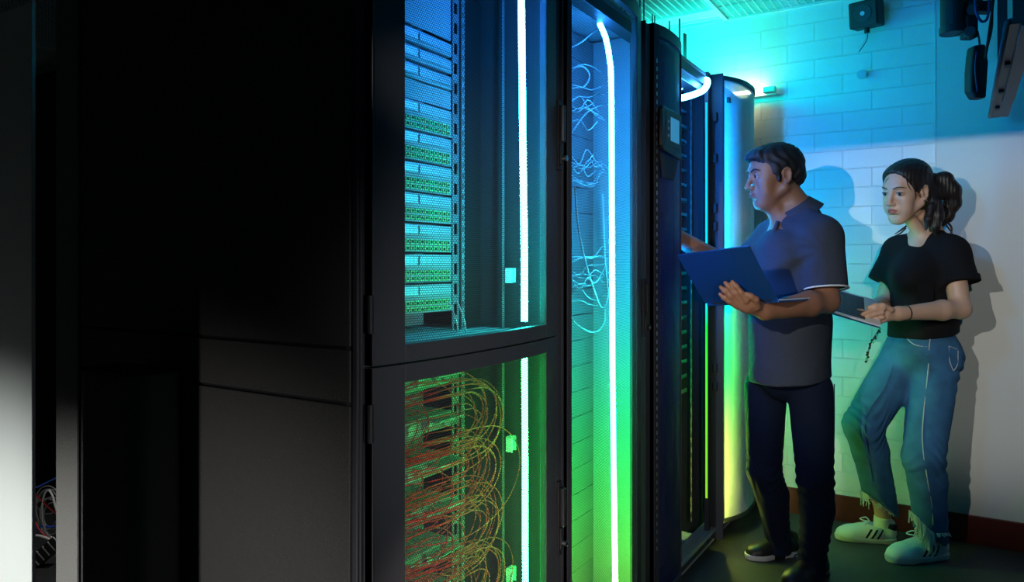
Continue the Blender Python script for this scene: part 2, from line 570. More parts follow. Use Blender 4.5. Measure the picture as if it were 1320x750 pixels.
# bright trim line between the post and the panel
MB().box((SPX - 0.006, y0 - 0.004, 0.03), (SPX - 0.003, y0 + 0.01, RH - 0.02)).build('edge_trim', M['frame'], root)
fp = MB(); fp.box((FX - 0.04, y0 - 0.001, 0.03), (FX - 0.026, y0 + 0.03, RH - 0.01)); fp.build('front_post', M['frame'], root, bevel=0.003)
D1a, D1b = 0.99, 1.70
dU = door(root, D1a, D1b, SEAM + 0.0015, RH + 0.02, 0.028, M['mesh1'], left=0.078, right=0.075, top=0.06, bottom=0.035, name='upper_door')
dL = door(root, D1a, D1b, 0.05, SEAM - 0.0015, 0.028, M['mesh1'], left=0.078, right=0.075, top=0.035, bottom=0.05, name='lower_door')
for d, zs in ((dU, (1.95, 1.16)), (dL, (0.96, 0.2))):
    for z in zs:
        MB().tube([(FX + 0.001, D1a - 0.006, z - 0.035), (FX + 0.001, D1a - 0.006, z + 0.035)], 0.006, 10).build('door_hinge', M['black'], d)
jb = MB(); jb.box((FX - 0.03, 1.703, 0.03), (FX - 0.004, 1.727, RH)); jb.box((FX - 0.03, 1.7285, 0.03), (FX + 0.002, 1.732, RH))
jb.box((FX - 0.03, 1.738, 0.03), (FX - 0.006, 1.754, RH))
jb.build('door_jamb', M['frame'], root, bevel=0.002)
latch(dU, 1.715, 1.60, 0.19); latch(dL, 1.715, 0.57, 0.2)
# divider shelf between compartments
sh = MB(); sh.box((FX - 0.9, y0 + 0.03, 1.052), (FX - 0.05, y1 - 0.012, 1.072))
sh.box((FX - 0.06, y0 + 0.03, 1.072), (FX - 0.052, y1 - 0.012, 1.082))
sh.build('divider_shelf', M['inner'], root, bevel=0.002)
MB().box((FX - 0.05, y0 + 0.03, 1.045), (FX - 0.022, 1.70, 1.08)).build('seam_blocker', M['dark'], root)  # dark strip added behind the seam to block the green glow
MB().box((FX - 0.9, y1 - 0.016, 0.1), (FX - 0.05, y1 - 0.0112, RH - 0.05)).build('inner_side_panel', M['frame'], root)
EQX = -1.18
rail(root, EQX, 1.585, 0.1, RH - .05, 0.055, w=0.03)
rail(root, EQX, 1.075, 0.1, RH - .05, 0.055, w=0.03)
rail(root, -1.087, 1.695, 0.1, RH - .05, 0.0445, w=0.008)
# cable trough in the side channel
ch = MB(); ch.box((EQX - 0.02, 1.63, 0.1), (EQX - 0.01, 1.735, RH - 0.08)); ch.build('channel_plate', M['dark'], root)
rail(root, EQX - 0.008, 1.64, 0.1, RH - .05, 0.03, w=0.012, lit=M['inner'])
led_tube('led_tube', [on_x(676, 414, -.967), on_x(676, 330, -.967), on_x(674, 180, -.967), on_x(672, 0, -.967), on_x(671, -60, -.967)], 0.0088, LED_UP,
         'white glowing vertical light tube behind the upper mesh door of the nearest rack', 'glowing light tubes in the racks')
led_tube('led_tube', [on_x(678, 860, -.967), on_x(677, 700, -.967), on_x(677, 600, -.967), on_x(676, 459, -.967)], 0.0078, LED_LOW,
         'white green-edged vertical light tube behind the lower mesh door of the nearest rack', 'glowing light tubes in the racks')
# clips holding the cables near the tube
for (yy, zz, lab) in ((1.665, 1.222, 'small bright cable clip above the divider shelf, beside the upper light tube'),
                      (1.668, 0.76, 'upper of the two small green-lit cable clips beside the lower light tube'),
                      (1.668, 0.40, 'lower of the two small green-lit cable clips beside the lower light tube')):
    c = MB(); c.box((-1.06, yy, zz - .02), (-1.052, yy + 0.03, zz + .02)); c.box((-1.052, yy, zz - .02), (-1.04, yy + 0.004, zz + .02))
    c.box((-1.052, yy + 0.026, zz - .02), (-1.045, yy + 0.03, zz + .02))
    cl = tag(c.build('cable_clip', M['white'], None, origin=(-1.056, yy, zz)), lab, 'clip', 'cable clips in the nearest rack')


def patch_unit(z, kind, label, zi):
    r = thing('patch_bay' if kind == 'patch' else 'network_switch', label, 'patch bay' if kind == 'patch' else 'switch',
              (EQX, 1.34, z), 'patch panels stacked in the upper nearest rack' if kind == 'patch' else 'network switches stacked in the upper nearest rack')
    h = 0.036
    b = MB(); b.box((EQX - 0.12, 1.11, z), (EQX + 0.002, 1.578, z + h)); b.build('housing', M['inner'], r, bevel=0.001)
    if kind == 'patch':
        p = MB()
        for a, c in ((1.115, 1.27), (1.276, 1.43), (1.436, 1.57)):
            p.box((EQX + 0.002, a, z + 0.009), (EQX + 0.008, c, z + 0.031))
        p.build('label_strip', M['port'], r, bevel=0.001)
    else:
        p = MB(); q = MB()
        for k in range(24):
            yy = 1.122 + k * 0.0187
            for row in (0, 1):
                p.box((EQX + 0.002, yy, z + 0.004 + row * 0.016), (EQX + 0.007, yy + 0.013, z + 0.016 + row * 0.016))
                q.box((EQX + 0.007, yy + 0.004, z + 0.007 + row * 0.016), (EQX + 0.0085, yy + 0.009, z + 0.013 + row * 0.016))
        p.build('port_row', M['jack'], r)['label'] = 'two rows of green network ports'
        q.build('port_opening', M['jackdark'], r)
    c = MB().tube([(EQX + 0.003, 1.115, z + h / 2), (EQX + 0.012, 1.115, z + h / 2)], 0.005, 8)
    c.build('mounting_screw', M['chrome'], r)
    return r


zs_patch = [1.800, 1.756, 1.712]
ordinal = ['topmost', 'second', 'third', 'fourth', 'fifth', 'sixth', 'seventh', 'eighth', 'ninth', 'tenth', 'eleventh', 'twelfth', 'thirteenth']
units = []
for z in (1.815, 1.770, 1.725):
    units.append((z, 'patch'))
z = 1.632
for k in range(7):
    units.append((z, 'patch')); units.append((z - 0.036, 'switch')); z -= 0.078 if k < 5 else 0.078
z -= 0.045
zl = z
pi = si = 0
units = [u for u in units if u[0] > 1.10]
units2 = []
for (z, k) in units:
    if k == 'patch':
        lab = ordinal[pi] + ' pale label-strip patch panel counted from the top behind the blue-lit mesh door'; pi += 1
    else:
        lab = ordinal[si] + ' network switch with green port rows, counted from the top, behind the blue-lit mesh door'; si += 1
    patch_unit(z, k, lab, 0)
# plain blanking plates above and below the equipment
for (a, b, lab) in ((1.860, 2.03, 'plain blanking plate above the patch panels in the nearest rack'),
                    (1.672, 1.720, 'narrow blanking plate between patch panels and switches in the nearest rack'),):
    MB().box((EQX - 0.004, 1.11, a), (EQX, 1.578, b)).build('blanking_plate', M['inner'], root, bevel=0.001)
bk = MB().box((EQX - 0.14, 1.08, 0.1), (EQX - 0.13, 1.62, 1.05)); bk.build('back_plate', M['inner'], root)
bk = MB().box((EQX - 0.14, 1.08, 1.08), (EQX - 0.13, 1.62, RH - 0.05)); bk.build('back_plate', M['inner'], root)
# two thin wires standing on the shelf
for k, (yy, lab) in enumerate(((1.50, 'left of two short pale wires standing on the divider shelf'), (1.535, 'right of two short pale wires standing on the divider shelf'))):
    tag(MB().tube(bez((-1.10, yy, 1.074), (-1.10, yy, 1.10), (-1.11, yy + .002, 1.13), (-1.13, yy, 1.155)), 0.0022, 6).build(
        'wire', M['white'], None, origin=(-1.10, yy, 1.074), smooth=True), lab, 'wire')
# fibre panels in the lower compartment
for k in range(7):
    z = 0.93 - k * 0.115
    r = thing('fibre_distribution_unit', ordinal[k] + ' fibre distribution unit from the top behind the green-lit lower door', 'fibre unit', (EQX, 1.34, z), 'fibre panels in the lower compartment')
    MB().box((EQX - 0.12, 1.11, z), (EQX + 0.002, 1.578, z + 0.042)).build('housing', M['inner'], r, bevel=0.001)
    for j in range(12):
        yy = 1.125 + j * 0.037
        if (j * 7 + k * 3) % 5 < 3: MB().box((EQX + 0.002, yy, z + 0.01), (EQX + 0.014, yy + 0.022, z + 0.03)).build('fibre_adapter', M['port'], r)
    q = MB().box((EQX + 0.002, 1.46, z + 0.032), (EQX + 0.05, 1.57, z + 0.036)); q.build('label_holder', M['port'], r)
ORANGE = mat('orange fibre cable', (1.0, 0.07, 0.02), 0.45)
ORANGE2 = mat('dark orange fibre cable', (0.75, 0.045, 0.02), 0.45)
rr = random.Random(11)
n = 0
for bi, (zc, aa, bb) in enumerate(((0.86, .20, .13), (0.72, .235, .14), (0.575, .225, .14), (0.43, .21, .13), (0.29, .20, .12))):
    for k in range(17):
        q = (k + rr.random()) / 17
        a_ = aa * (0.30 + 0.70 * q); b_ = bb * (0.25 + 0.75 * q)
        yc = 1.475 + rr.uniform(-.012, .012) if k % 4 else 1.30 + rr.uniform(-.02, .02)
        zz_ = zc + rr.uniform(-.018, .018)
        xo = -1.135 + 0.10 * rr.random()
        ys = max(1.13, yc - 0.10 - .22 * rr.random())
        pts = [(EQX + 0.012, ys, zz_ + b_ * .55), (xo - .02, (ys + yc) / 2, zz_ + b_ * .92)]
        for t_ in (95, 60, 25, -10, -45, -80):
            tr_ = math.radians(t_)
            pts.append((xo, yc + a_ * math.cos(tr_), zz_ + b_ * math.sin(tr_)))
        pts += [(xo - .02, (ys + yc) / 2, zz_ - b_ * 1.05), (EQX + 0.02, ys - .03, zz_ - b_ * 1.15)]
        o = MB().tube(catmull(pts, 5), 0.0014, 5).build('fibre_cable', ORANGE if k % 2 else ORANGE2, None, origin=pts[0], smooth=True)
        tag(o, 'thin orange fibre cable looping in the %s bundle behind the green-lit lower door' % (('topmost', 'second highest', 'middle', 'second lowest', 'lowest')[bi]), 'cable',
            'orange fibre cables of the %s bundle' % (('topmost', 'second highest', 'middle', 'second lowest', 'lowest')[bi]))

# ---- rack 2
y0, y1 = 1.757, 2.40
root, X0, X1 = rack_shell(y0, y1, 'second server rack from the camera, full-height mesh door glowing blue to green')
d2 = door(root, 1.762, 2.30, 0.05, RH + 0.02, 0.035, M['mesh2'], left=0.018, right=0.085, top=0.05, bottom=0.05, name='front_door')
latch(d2, 2.325, 1.105, 0.20)
jb = MB(); jb.box((FX - 0.03, 2.303, 0.03), (FX - 0.006, 2.318, RH)); jb.box((FX - 0.03, 2.336, 0.03), (FX + 0.002, 2.341, RH))
jb.box((FX - 0.03, 2.35, 0.03), (FX - 0.006, 2.398, RH)); jb.build('door_jamb', M['frame'], root, bevel=0.002)
bp_ = MB(); z_ = 0.1
while z_ < RH - 0.07:
    bp_.box((-1.15, 1.775, z_), (-1.14, 2.388, z_ + 0.0865)); z_ += 0.089
bp_.box((-1.155, 1.775, 0.1), (-1.150, 2.388, RH - 0.03)); bp_.build('blanking_plates', mat('blanking plate steel', (0.17, 0.18, 0.19), 0.5, 0.1), root)
led_tube('led_tube', catmull([on_x(773, 30, -.985), on_x(781, 50, -.985), on_x(786, 78, -.985), on_x(788, 115, -.985), on_x(789, 300, -.985), on_x(790, 500, -.985), on_x(793, 740, -.985), on_x(794, 800, -.985)], 6), 0.0088, LED_2,
         'white glowing light tube with bent top behind the mesh door of the second rack', 'glowing light tubes in the racks')
CY = mat('pale network cable', (0.5, 0.54, 0.53), 0.4)
names2 = ('topmost slanting', 'upper looped', 'looped middle', 'long drooping', 'lowest hanging', 'rising middle')
paths = ([(734, 62), (750, 54), (764, 42), (780, 30)], [(736, 88), (752, 86), (760, 98), (752, 112), (736, 108)],
         [(736, 338), (750, 332), (766, 330), (776, 318), (780, 322)], [(741, 240), (745, 290), (753, 330), (764, 368), (776, 396), (784, 380), (780, 330), (777, 250)],
         [(737, 412), (752, 424), (768, 428), (779, 416), (780, 398)], [(736, 172), (752, 150), (764, 140), (780, 134)])
for k, q in enumerate(paths):
    p = catmull([on_x(x, y, -1.06 - .01 * (k % 3)) for x, y in q], 6)
    tag(MB().tube(p, 0.0030, 6).build('network_cable', CY, None, origin=p[0], smooth=True),
        names2[k] + ' pale network cable behind the mesh door of the second rack', 'cable', 'pale network cables in the second rack')
rr = random.Random(5)
for k in range(26):
    cy_ = rr.choice((rr.uniform(330, 395), rr.uniform(330, 395), rr.uniform(85, 160), rr.uniform(200, 240)))
    q = [(736, cy_)]
    x_ = 738
    while x_ < rr.uniform(762, 784):
        x_ += rr.uniform(8, 14); q.append((x_, cy_ + rr.uniform(-11, 11)))
    p = catmull([on_x(x, y, -1.10 + .05 * rr.random()) for x, y in q], 6)
    tag(MB().tube(p, 0.0021, 5).build('network_cable', CY, None, origin=p[0], smooth=True),
        'thin pale patch cable tangled at the left inside the second rack', 'cable', 'tangled patch cables in the second rack')

# ---- rack 3: narrow cooling unit
y0, y1 = 2.402, 2.70
root, X0, X1 = rack_shell(y0, y1, 'narrow black cooling cabinet with a small lit display on its dark blue mesh door', name='cooling_cabinet', front_post=0.02)
root['category'] = 'cabinet'; del root['group']
d3 = door(root, 2.405, 2.695, 0.05, RH + 0.01, 0.02, M['mesh3'], left=0.03, right=0.012, top=0.04, bottom=0.04, name='front_door', x=FX + 0.006)
led_tube('led_tube', [(-0.958, 2.424, 0.9), (-0.958, 2.424, 2.0)], 0.005, led_mat('led navy', [(0, (0, .10, 1)), (1, (0, .12, 1))], 60),
         'blue light tube behind the narrow cooling cabinet door', 'glowing light tubes in the racks')
# row of vent slots along the hinge edge
MB().box((-0.985, 2.42, 0.1), (-0.975, 2.68, RH - 0.06)).build('coil_plate', M['inner'], root)
sl = MB()
for k in range(60):
    z = 0.25 + k * 0.029
    sl.box((FX + 0.012, 2.412, z), (FX + 0.0135, 2.418, z + 0.014))
sl.build('vent_slot', M['rail'], d3)
dp = thing('control_display', 'small control display with a lit blue screen on the narrow cooling cabinet', 'display', (FX + 0.02, 2.5, 1.72))
e = MB(); e.prism([(2.405, 1.67), (2.405, 1.795), (2.415, 1.81), (2.60, 1.81), (2.612, 1.795), (2.612, 1.655), (2.60, 1.64), (2.42, 1.655)], 'x', FX + 0.022, FX + 0.036)
e.build('bezel', M['black'], dp, bevel=0.004)
MB().box((FX + 0.036, 2.44, 1.675), (FX + 0.0375, 2.59, 1.795)).build('screen_frame', M['frame'], dp, bevel=0.0005)
MB().box((FX + 0.0375, 2.485, 1.695), (FX + 0.0385, 2.575, 1.78)).build('screen', M['lcd'], dp)
for k in range(3):
    MB().tube([(FX + 0.037, 2.462, 1.71 + k * .025), (FX + 0.040, 2.462, 1.71 + k * .025)], 0.005, 8).build('button', M['port'], dp)
MB().prism([(2.42, 1.645), (2.60, 1.635), (2.55, 1.56), (2.45, 1.56)], 'x', FX + 0.018, FX + 0.026).build('mounting_plate', M['dark'], dp)

# ---- rack 4: open, door removed
y0, y1 = 2.703, 3.235
root, X0, X1 = rack_shell(y0, y1, 'open server rack that the man reaches into, without its front door', lining='dark')
rail(root, -1.03, 2.90, 0.1, RH - .05, w=0.02, lit=M['frame'])
rail(root, -1.03, 3.16, 0.1, RH - .05, w=0.02, lit=M['frame'])
MB().box((-1.5, 2.73, 0.1), (-1.49, 3.22, RH - 0.06)).build('back_plate', M['dark'], root)
for k in range(20):
    z = 1.93 - k * 0.066
    if 1.25 < z < 1.40: continue
    b = MB(); b.box((-1.45, 2.74, z), (-1.06, 3.20, z + 0.006)); b.box((-1.064, 2.74, z), (-1.06, 3.20, z + 0.018))
    b.build('shelf', M['frame'], root, bevel=0.001)
LED4b = LED_4
led_tube('led_tube', catmull([(-1.00, 2.80, 1.915), (-0.955, 2.90, 1.945), (-0.925, 3.01, 1.99), (-0.93, 3.08, 2.045), (-0.985, 3.10, 2.055), (-1.04, 3.06, 2.03)], 8), 0.013, led_mat('led ring', [(0, (.06, .34, 1)), (1, (.06, .38, 1))], 32),
         'thick glowing blue-white light tube arching at the top of the open rack', 'glowing light tubes in the racks')
led_tube('led_tube', [(-1.02, 2.945, 1.0), (-1.02, 2.945, 1.93)], 0.007, led_mat('led inner', [(0, (.05, .5, .9)), (1, (.12, .45, 1))], 3),
         'slim blue light tube standing inside the open rack below the arched tube', 'glowing light tubes in the racks')
led_tube('led_tube', [(FX + 0.020, 3.19, 0.12), (FX + 0.020, 3.19, 2.03)], 0.0055, LED_4,
         'thin vertical blue to green light strip between the open rack and last rack', 'glowing light tubes in the racks')
led_tube('led_tube', [(FX - 0.012, 3.075, 0.25), (FX - 0.012, 3.075, 1.95)], 0.0045, led_mat('led dim', [(0, (.25, .4, .02)), (.3, (.1, .6, .02)), (.47, (0, .8, .03)), (.53, (0, .6, .8)), (1, (0, .35, .9))], 1.6),
         'dim thin blue and green strip on the right jamb of the open rack', 'glowing light tubes in the racks')
led_tube('led_tube', [(FX - 0.04, 2.745, 1.12), (FX - 0.04, 2.745, 2.0)], 0.008, led_mat('led blue', [(0, (0, .25, 1)), (1, (0, .16, 1))], 150),
         'unseen blue light tube added just inside the left jamb of the open rack', 'glowing light tubes in the racks')  # put in out of sight to light the man's front blue
# inside roof truss plate with slot
tp = MB(); tp.box((-1.05, 2.72, 2.02), (-0.955, 3.2, 2.045)); tp.box((-0.957, 2.72, 2.0), (-0.953, 3.2, 2.045)); tp.build('roof_beam', M['rail'], root, bevel=0.002)
tag(MB().tube([(-1.02, 2.80, 1.99), (-1.0, 2.83, 1.965)], 0.012, 12).build('sensor_head', M['chrome'], None, origin=(-1.02, 2.80, 1.99), bevel=0.003), 'small bright sensor head under the roof of the open rack', 'sensor')
# right jamb with catches; its long flange is a baffle added to hide the strip
jb = MB(); jb.box((FX - 0.03, 3.10, 0.05), (FX - 0.012, 3.135, RH)); jb.box((FX - 0.03, 3.160, 0.05), (FX + 0.035, 3.168, RH)); jb.box((FX - 0.03, 3.21, 0.05), (FX - 0.004, 3.23, RH))
jb.build('door_jamb', M['frame'], root, bevel=0.002)
ct = MB()
for z in (1.9, 1.72, 1.5, 1.42, 0.80, 0.72):
    ct.box((FX - 0.004, 3.14, z - .02), (FX + 0.012, 3.156, z + .02))
ct.build('door_catch', M['black'], root, bevel=0.002)
th = MB(); th.box((FX - 0.06, 2.71, 0.085), (FX + 0.004, 3.23, 0.10)); th.build('threshold', M['rail'], root, bevel=0.002)
for k, (z, m) in enumerate(((1.10, 'greenled'), (1.06, 'greenled'), (1.08, 'redled'))):
    tag(MB().box((-1.058, 2.84 + k * .03, z), (-1.053, 2.848 + k * .03, z + 0.006)).build('status_light', M[m], None, origin=(-1.056, 2.84 + k * .03, z)),
        ('upper tiny green status light inside the open rack', 'lower tiny green status light inside the open rack', 'tiny red status light inside the open rack')[k], 'light')

# ---- rack 5: closed, at the wall
y0, y1 = 3.238, 3.79
root, X0, X1 = rack_shell(y0, y1, 'last server rack by the brick wall, its closed bowed door glowing blue and green')
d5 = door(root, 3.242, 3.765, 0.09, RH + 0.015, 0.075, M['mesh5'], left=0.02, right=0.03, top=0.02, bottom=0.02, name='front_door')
MB().box((-1.02, 3.25, 0.11), (-1.01, 3.775, RH - 0.05)).build('blanking_plates', M['dark'], root)
vb = MB(); vb.box((FX + 0.001, 3.28, 1.985), (FX + 0.03, 3.33, 2.01)); vb.build('door_badge', M['black'], d5, bevel=0.002)

# ------------------------------------------------------------------ wall and ceiling fittings
# wall lamp
lp = thing('wall_lamp', 'short white strip lamp glowing on the brick wall beside the top of the last rack', 'lamp', (-0.85, WY - 0.03, 2.14))
a = wpt(966, 122, 3.70); b = wpt(996, 122, 3.62)
m_, _, _ = None, None, None
lampm = emit('warm strip', (0.95, 1.0, 0.62), 24)
MB().box((-1.10, WY - 0.035, 2.118), (-0.80, WY - 0.005, 2.128)).build('lamp_tray', M['white'], lp, bevel=0.002)
MB().tube([(-1.10, WY - 0.05, 2.142), (-0.86, WY - 0.05, 2.142)], 0.010, 12).build('lamp_tube', lampm, lp, smooth=True)
MB().box((-0.86, WY - 0.065, 2.128), (-0.80, WY - 0.03, 2.156)).build('end_cap', M['white'], lp, bevel=0.003)

# loudspeaker on the wall
c = wpt(1117, 19, 3.40)
ls = thing('wall_speaker', 'small black loudspeaker bracketed high on the brick wall', 'speaker', tuple(c))
rot = Matrix.Rotation(math.radians(-12), 3, 'Z') @ Matrix.Rotation(math.radians(8), 3, 'X')
k = MB(); k.box(c + Vector((-.065, -.05, -.06)), c + Vector((.065, .05, .06)), rot, c); k.build('cabinet', M['dark'], ls, bevel=0.008)
k = MB(); k.box(c + Vector((-.058, -.054, -.053)), c + Vector((.058, -.049, .053)), rot, c); k.build('grille', M['black'], ls, bevel=0.002)
q = c + rot @ Vector((0, -.054, 0)); q2 = c + rot @ Vector((0, -.058, 0))
MB().tube([q, q2], 0.038, 24).build('cone_ring', M['frame'], ls)
q3 = c + rot @ Vector((0, -.060, 0))
MB().tube([q2, q3], 0.010, 16).build('cone_cap', M['rail'], ls)
MB().box((c.x - .008, c.y + .02, c.z + .05), (c.x + .008, c.y + .036, c.z + .2)).build('bracket', M['dark'], ls)
MB().box((c.x + .02, c.y + .02, c.z + .05), (c.x + .03, c.y + .036, c.z + .2)).build('bracket', M['dark'], ls)
MB().box((c.x - .02, c.y + .02, c.z + .19), (c.x + .04, WY - 0.001, c.z + .2)).build('bracket', M['dark'], ls)
pl = c + Vector((.0, .02, -.08))
MB().tube([pl + Vector((0, 0, .03)), pl], 0.012, 12).build('plug', M['dark'], ls)
for s_ in (0, 1):
    p = bez(pl, pl + Vector((.01 - .02 * s_, 0, -.03)), pl + Vector((-.01, 0, -.05)), pl + Vector((-.035 - .006 * s_, 0, -.085 + .02 * s_)), 10)
    MB().tube(p, 0.0022, 6).build('wire', M['white'] if s_ else M['frame'], ls, smooth=True)
p = wpt(1112, 98, 3.49)
sn = thing('wall_disc', 'small round grey button on the brick wall below the loudspeaker', 'button', (p.x, WY - .02, p.z))
MB().tube([(p.x, WY - .03, p.z), (p.x, WY - .022, p.z)], 0.022, 24).build('cap', M['port'], sn, bevel=0.002)
MB().tube([(p.x, WY - .022, p.z), (p.x, WY, p.z)], 0.010, 16).build('stem', M['port'], sn)

# hanging rods above the racks
for k, (px, py0, py1, D, r) in enumerate(((801, 0, 14, 2.75, .003), (806, 0, 16, 2.8, .003), (816, 0, 20, 2.9, .003), (819, 0, 21, 2.95, .003), (825, 0, 22, 3.0, .003),
                                 (830, 0, 27, 3.05, .003), (841, 18, 30, 3.2, .003), (844, 20, 31, 3.25, .003), (863, 27, 45, 3.3, .003), (876, 24, 72, 3.45, .004), (882, 43, 76, 3.5, .005), (884, 44, 78, 3.52, .004))):
    a = wpt(px, py1 + 6, D); a.z = RH if py1 < 60 else a.z
    top = wpt(px, py0, D)
    ztop = CZ if py0 == 0 else top.z
    o = MB().tube([(a.x, a.y, RH - 0.003), (a.x, a.y, ztop)], r, 6).build('hanging_rod', M['frame'], None, origin=(a.x, a.y, RH - 0.003))
    tag(o, ('first', 'second', 'third', 'fourth', 'fifth', 'sixth', 'seventh', 'eighth', 'ninth', 'tenth', 'eleventh', 'last')[k] + ' from the left of the thin dark rods standing above the rack tops', 'rod', 'thin rods above the rack tops')

# cable trunking and equipment hung from the ceiling at upper right
tr = thing('ceiling_trunking', 'dark trunking beam hanging from the ceiling at upper right, seen from below', 'trunking', (0.14, 3.0, 1.94))
k = MB(); k.box((0.10, 2.2, 1.855), (0.162, 3.56, 1.872)); k.box((0.125, 2.2, 1.848), (0.162, 3.2, 1.855)); k.build('cover', M['black'], tr, bevel=0.003)
k = MB(); k.tube([(0.098, 2.2, 1.862), (0.098, 3.56, 1.862)], 0.008, 10); k.build('edge_tube', M['frame'], tr, smooth=True)
for yy in (2.4, 3.4): MB().box((0.118, yy, 1.872), (0.150, yy + .02, 2.72)).build('hanger', M['dark'], tr)
for yy in (2.6, 3.0, 3.3): MB().box((0.108, yy, 1.846), (0.122, yy + .04, 1.856)).build('cover_clip', M['dark'], tr)


def hang(name, label, cat): return thing(name, label, cat, (0, 0, 0))


# grey-black projector body and its power units
def blob_box(name, mt, parent, px0, py0, px1, py1, D, dep, bev):
    a = wpt(px0, py1, D); b = wpt(px1, py0, D)
    mb = MB(); cx = (px0 + px1) / 2
    c0 = cpt(px0, py1, D); c1 = cpt(px1, py0, D)
    corners = []
    for dd in (0, dep):
        for (X, Z) in ((c0[0], c0[2]), (c1[0], c0[2]), (c1[0], c1[2]), (c0[0], c1[2])):
            corners.append(cam2world((X, c0[1] + dd, Z)))
    mb.v = corners
    mb.f = [[0, 1, 2, 3], [7, 6, 5, 4], [0, 4, 5, 1], [1, 5, 6, 2], [2, 6, 7, 3], [3, 7, 4, 0]]
    return mb.build(name, mt, parent, bevel=bev)


r = thing('ceiling_device', 'dark cylinder-ended device hanging at the top edge left of the trunking beam', 'device', tuple(wpt(1228, 0, 2.9)))
p0 = wpt(1228, -70, 2.9); p1 = wpt(1228, 34, 2.9); p2 = wpt(1228, 44, 2.9)
MB().tube([p0, p1], 0.044, 24).build('body', M['dark'], r, smooth=False)
MB().tube([p1, p2], 0.048, 24).build('end_cap', M['black'], r, bevel=0.004)
r = thing('projector_mount', 'black jointed mount with cables hanging at the top right corner', 'mount', tuple(wpt(1255, 0, 2.9)))
blob_box('bracket', M['dark'], r, 1238, -60, 1246, 42, 2.88, .05, .004)
blob_box('bracket', M['dark'], r, 1240, -60, 1268, 6, 2.9, .06, .006)
blob_box('joint', M['dark'], r, 1246, 18, 1262, 48, 2.86, .05, .008)
blob_box('joint', M['dark'], r, 1250, 0, 1282, 14, 2.86, .05, .006)
p = wpt(1254, 12, 2.84); MB().tube([p, p + Vector((0, .06, 0))], 0.022, 18).build('pivot', M['black'], r, bevel=0.002)
p = wpt(1250, 40, 2.84); MB().tube([p, p + Vector((0, .06, 0))], 0.02, 18).build('pivot', M['black'], r, bevel=0.002)
DC = mat('dark blue cable', (0.02, 0.02, 0.09), 0.4)
lp_ = [wpt(1257, -30, 2.82), wpt(1257, 5, 2.82), wpt(1260, 20, 2.82), wpt(1267, 28, 2.82), wpt(1274, 18, 2.82), wpt(1275, -30, 2.82)]
MB().tube(catmull(lp_, 6), 0.005, 8).build('cable_loop', DC, r, smooth=True)
lp_ = [wpt(1278, -30, 2.85), wpt(1279, 30, 2.85), wpt(1273, 60, 2.85), wpt(1270, 75, 2.85), wpt(1275, 40, 2.85), wpt(1284, -20, 2.85)]
MB().tube(catmull(lp_, 6), 0.004, 8).build('cable_loop', M['dark'], r, smooth=True)
r = thing('hanging_handset', 'long rounded black unit hanging on a cord beside the trunking beam', 'device', tuple(wpt(1264, 60, 2.9)))
a = cpt(1262, 90, 2.9)
out = []
for (px, py) in ((1256, 58), (1271, 56), (1275, 80), (1272, 126), (1258, 126), (1252, 116), (1252, 92), (1254, 70)):
    out.append(cpt(px, py, 2.9))
mb = MB()
for dd in (0, 0.05):
    for q in out: mb.v.append(cam2world((q[0], q[1] + dd, q[2])))
nn = len(out)
mb.f = [list(range(nn)), list(range(nn, 2 * nn))[::-1]] + [[i, (i + 1) % nn, nn + (i + 1) % nn, nn + i] for i in range(nn)]
mb.build('body', M['dark'], r, bevel=0.008)
MB().tube(catmull([wpt(1260, 40, 2.92), wpt(1262, 50, 2.92), wpt(1263, 60, 2.92)], 4), 0.004, 8).build('cord', M['dark'], r, smooth=True)
MB().tube(catmull([wpt(1259, 66, 2.89), wpt(1257, 90, 2.89), wpt(1260, 118, 2.89)], 6), 0.003, 8).build('edge_trim', DC, r, smooth=True)

# ------------------------------------------------------------------ left side
# unseen black boards added between lamp and rack to shade part of its side
for (xa, xb, lab) in ((-1.782, -1.19, 'wide tall black light-blocking board added unseen by the side of the nearest rack'), (-1.965, -1.806, 'narrow tall black light-blocking board added unseen by the rear corner of the nearest rack')):
    tag(MB().box((xa, 0.30, 0), (xb, 0.32, 1.9)).build('shade_board', M['dark'], None, origin=((xa + xb) / 2, 0.31, 0), bevel=0.002), lab, 'board')
# slim dark upright unit in front of the side panel
r = thing('upright_unit', 'slim black round-edged upright unit standing against the side of the nearest rack', 'unit', (-1.56, 0.9, 0))
zt = 1.25 - (478 - HOR) * 1.55 / F_PX
mb = MB()
out = []
xa, xb, ya, yb, rad = -1.655, -1.43, 0.84, 0.955, 0.035
for cx_, cy_, a0 in ((xb - rad, ya + rad, -90), (xb - rad, yb - rad, 0), (xa + rad, yb - rad, 90), (xa + rad, ya + rad, 180)):
    for i in range(7):
        an = math.radians(a0 + 15 * i); out.append((cx_ + rad * math.cos(an), cy_ + rad * math.sin(an)))
mb.prism(out, 'z', 0, zt); mb.build('body', M['side'], r, bevel=0.006)
MB().box((xa + .02, ya + .02, zt), (xb - .02, yb - .02, zt + .006)).build('top_cap', M['black'], r, bevel=0.003)

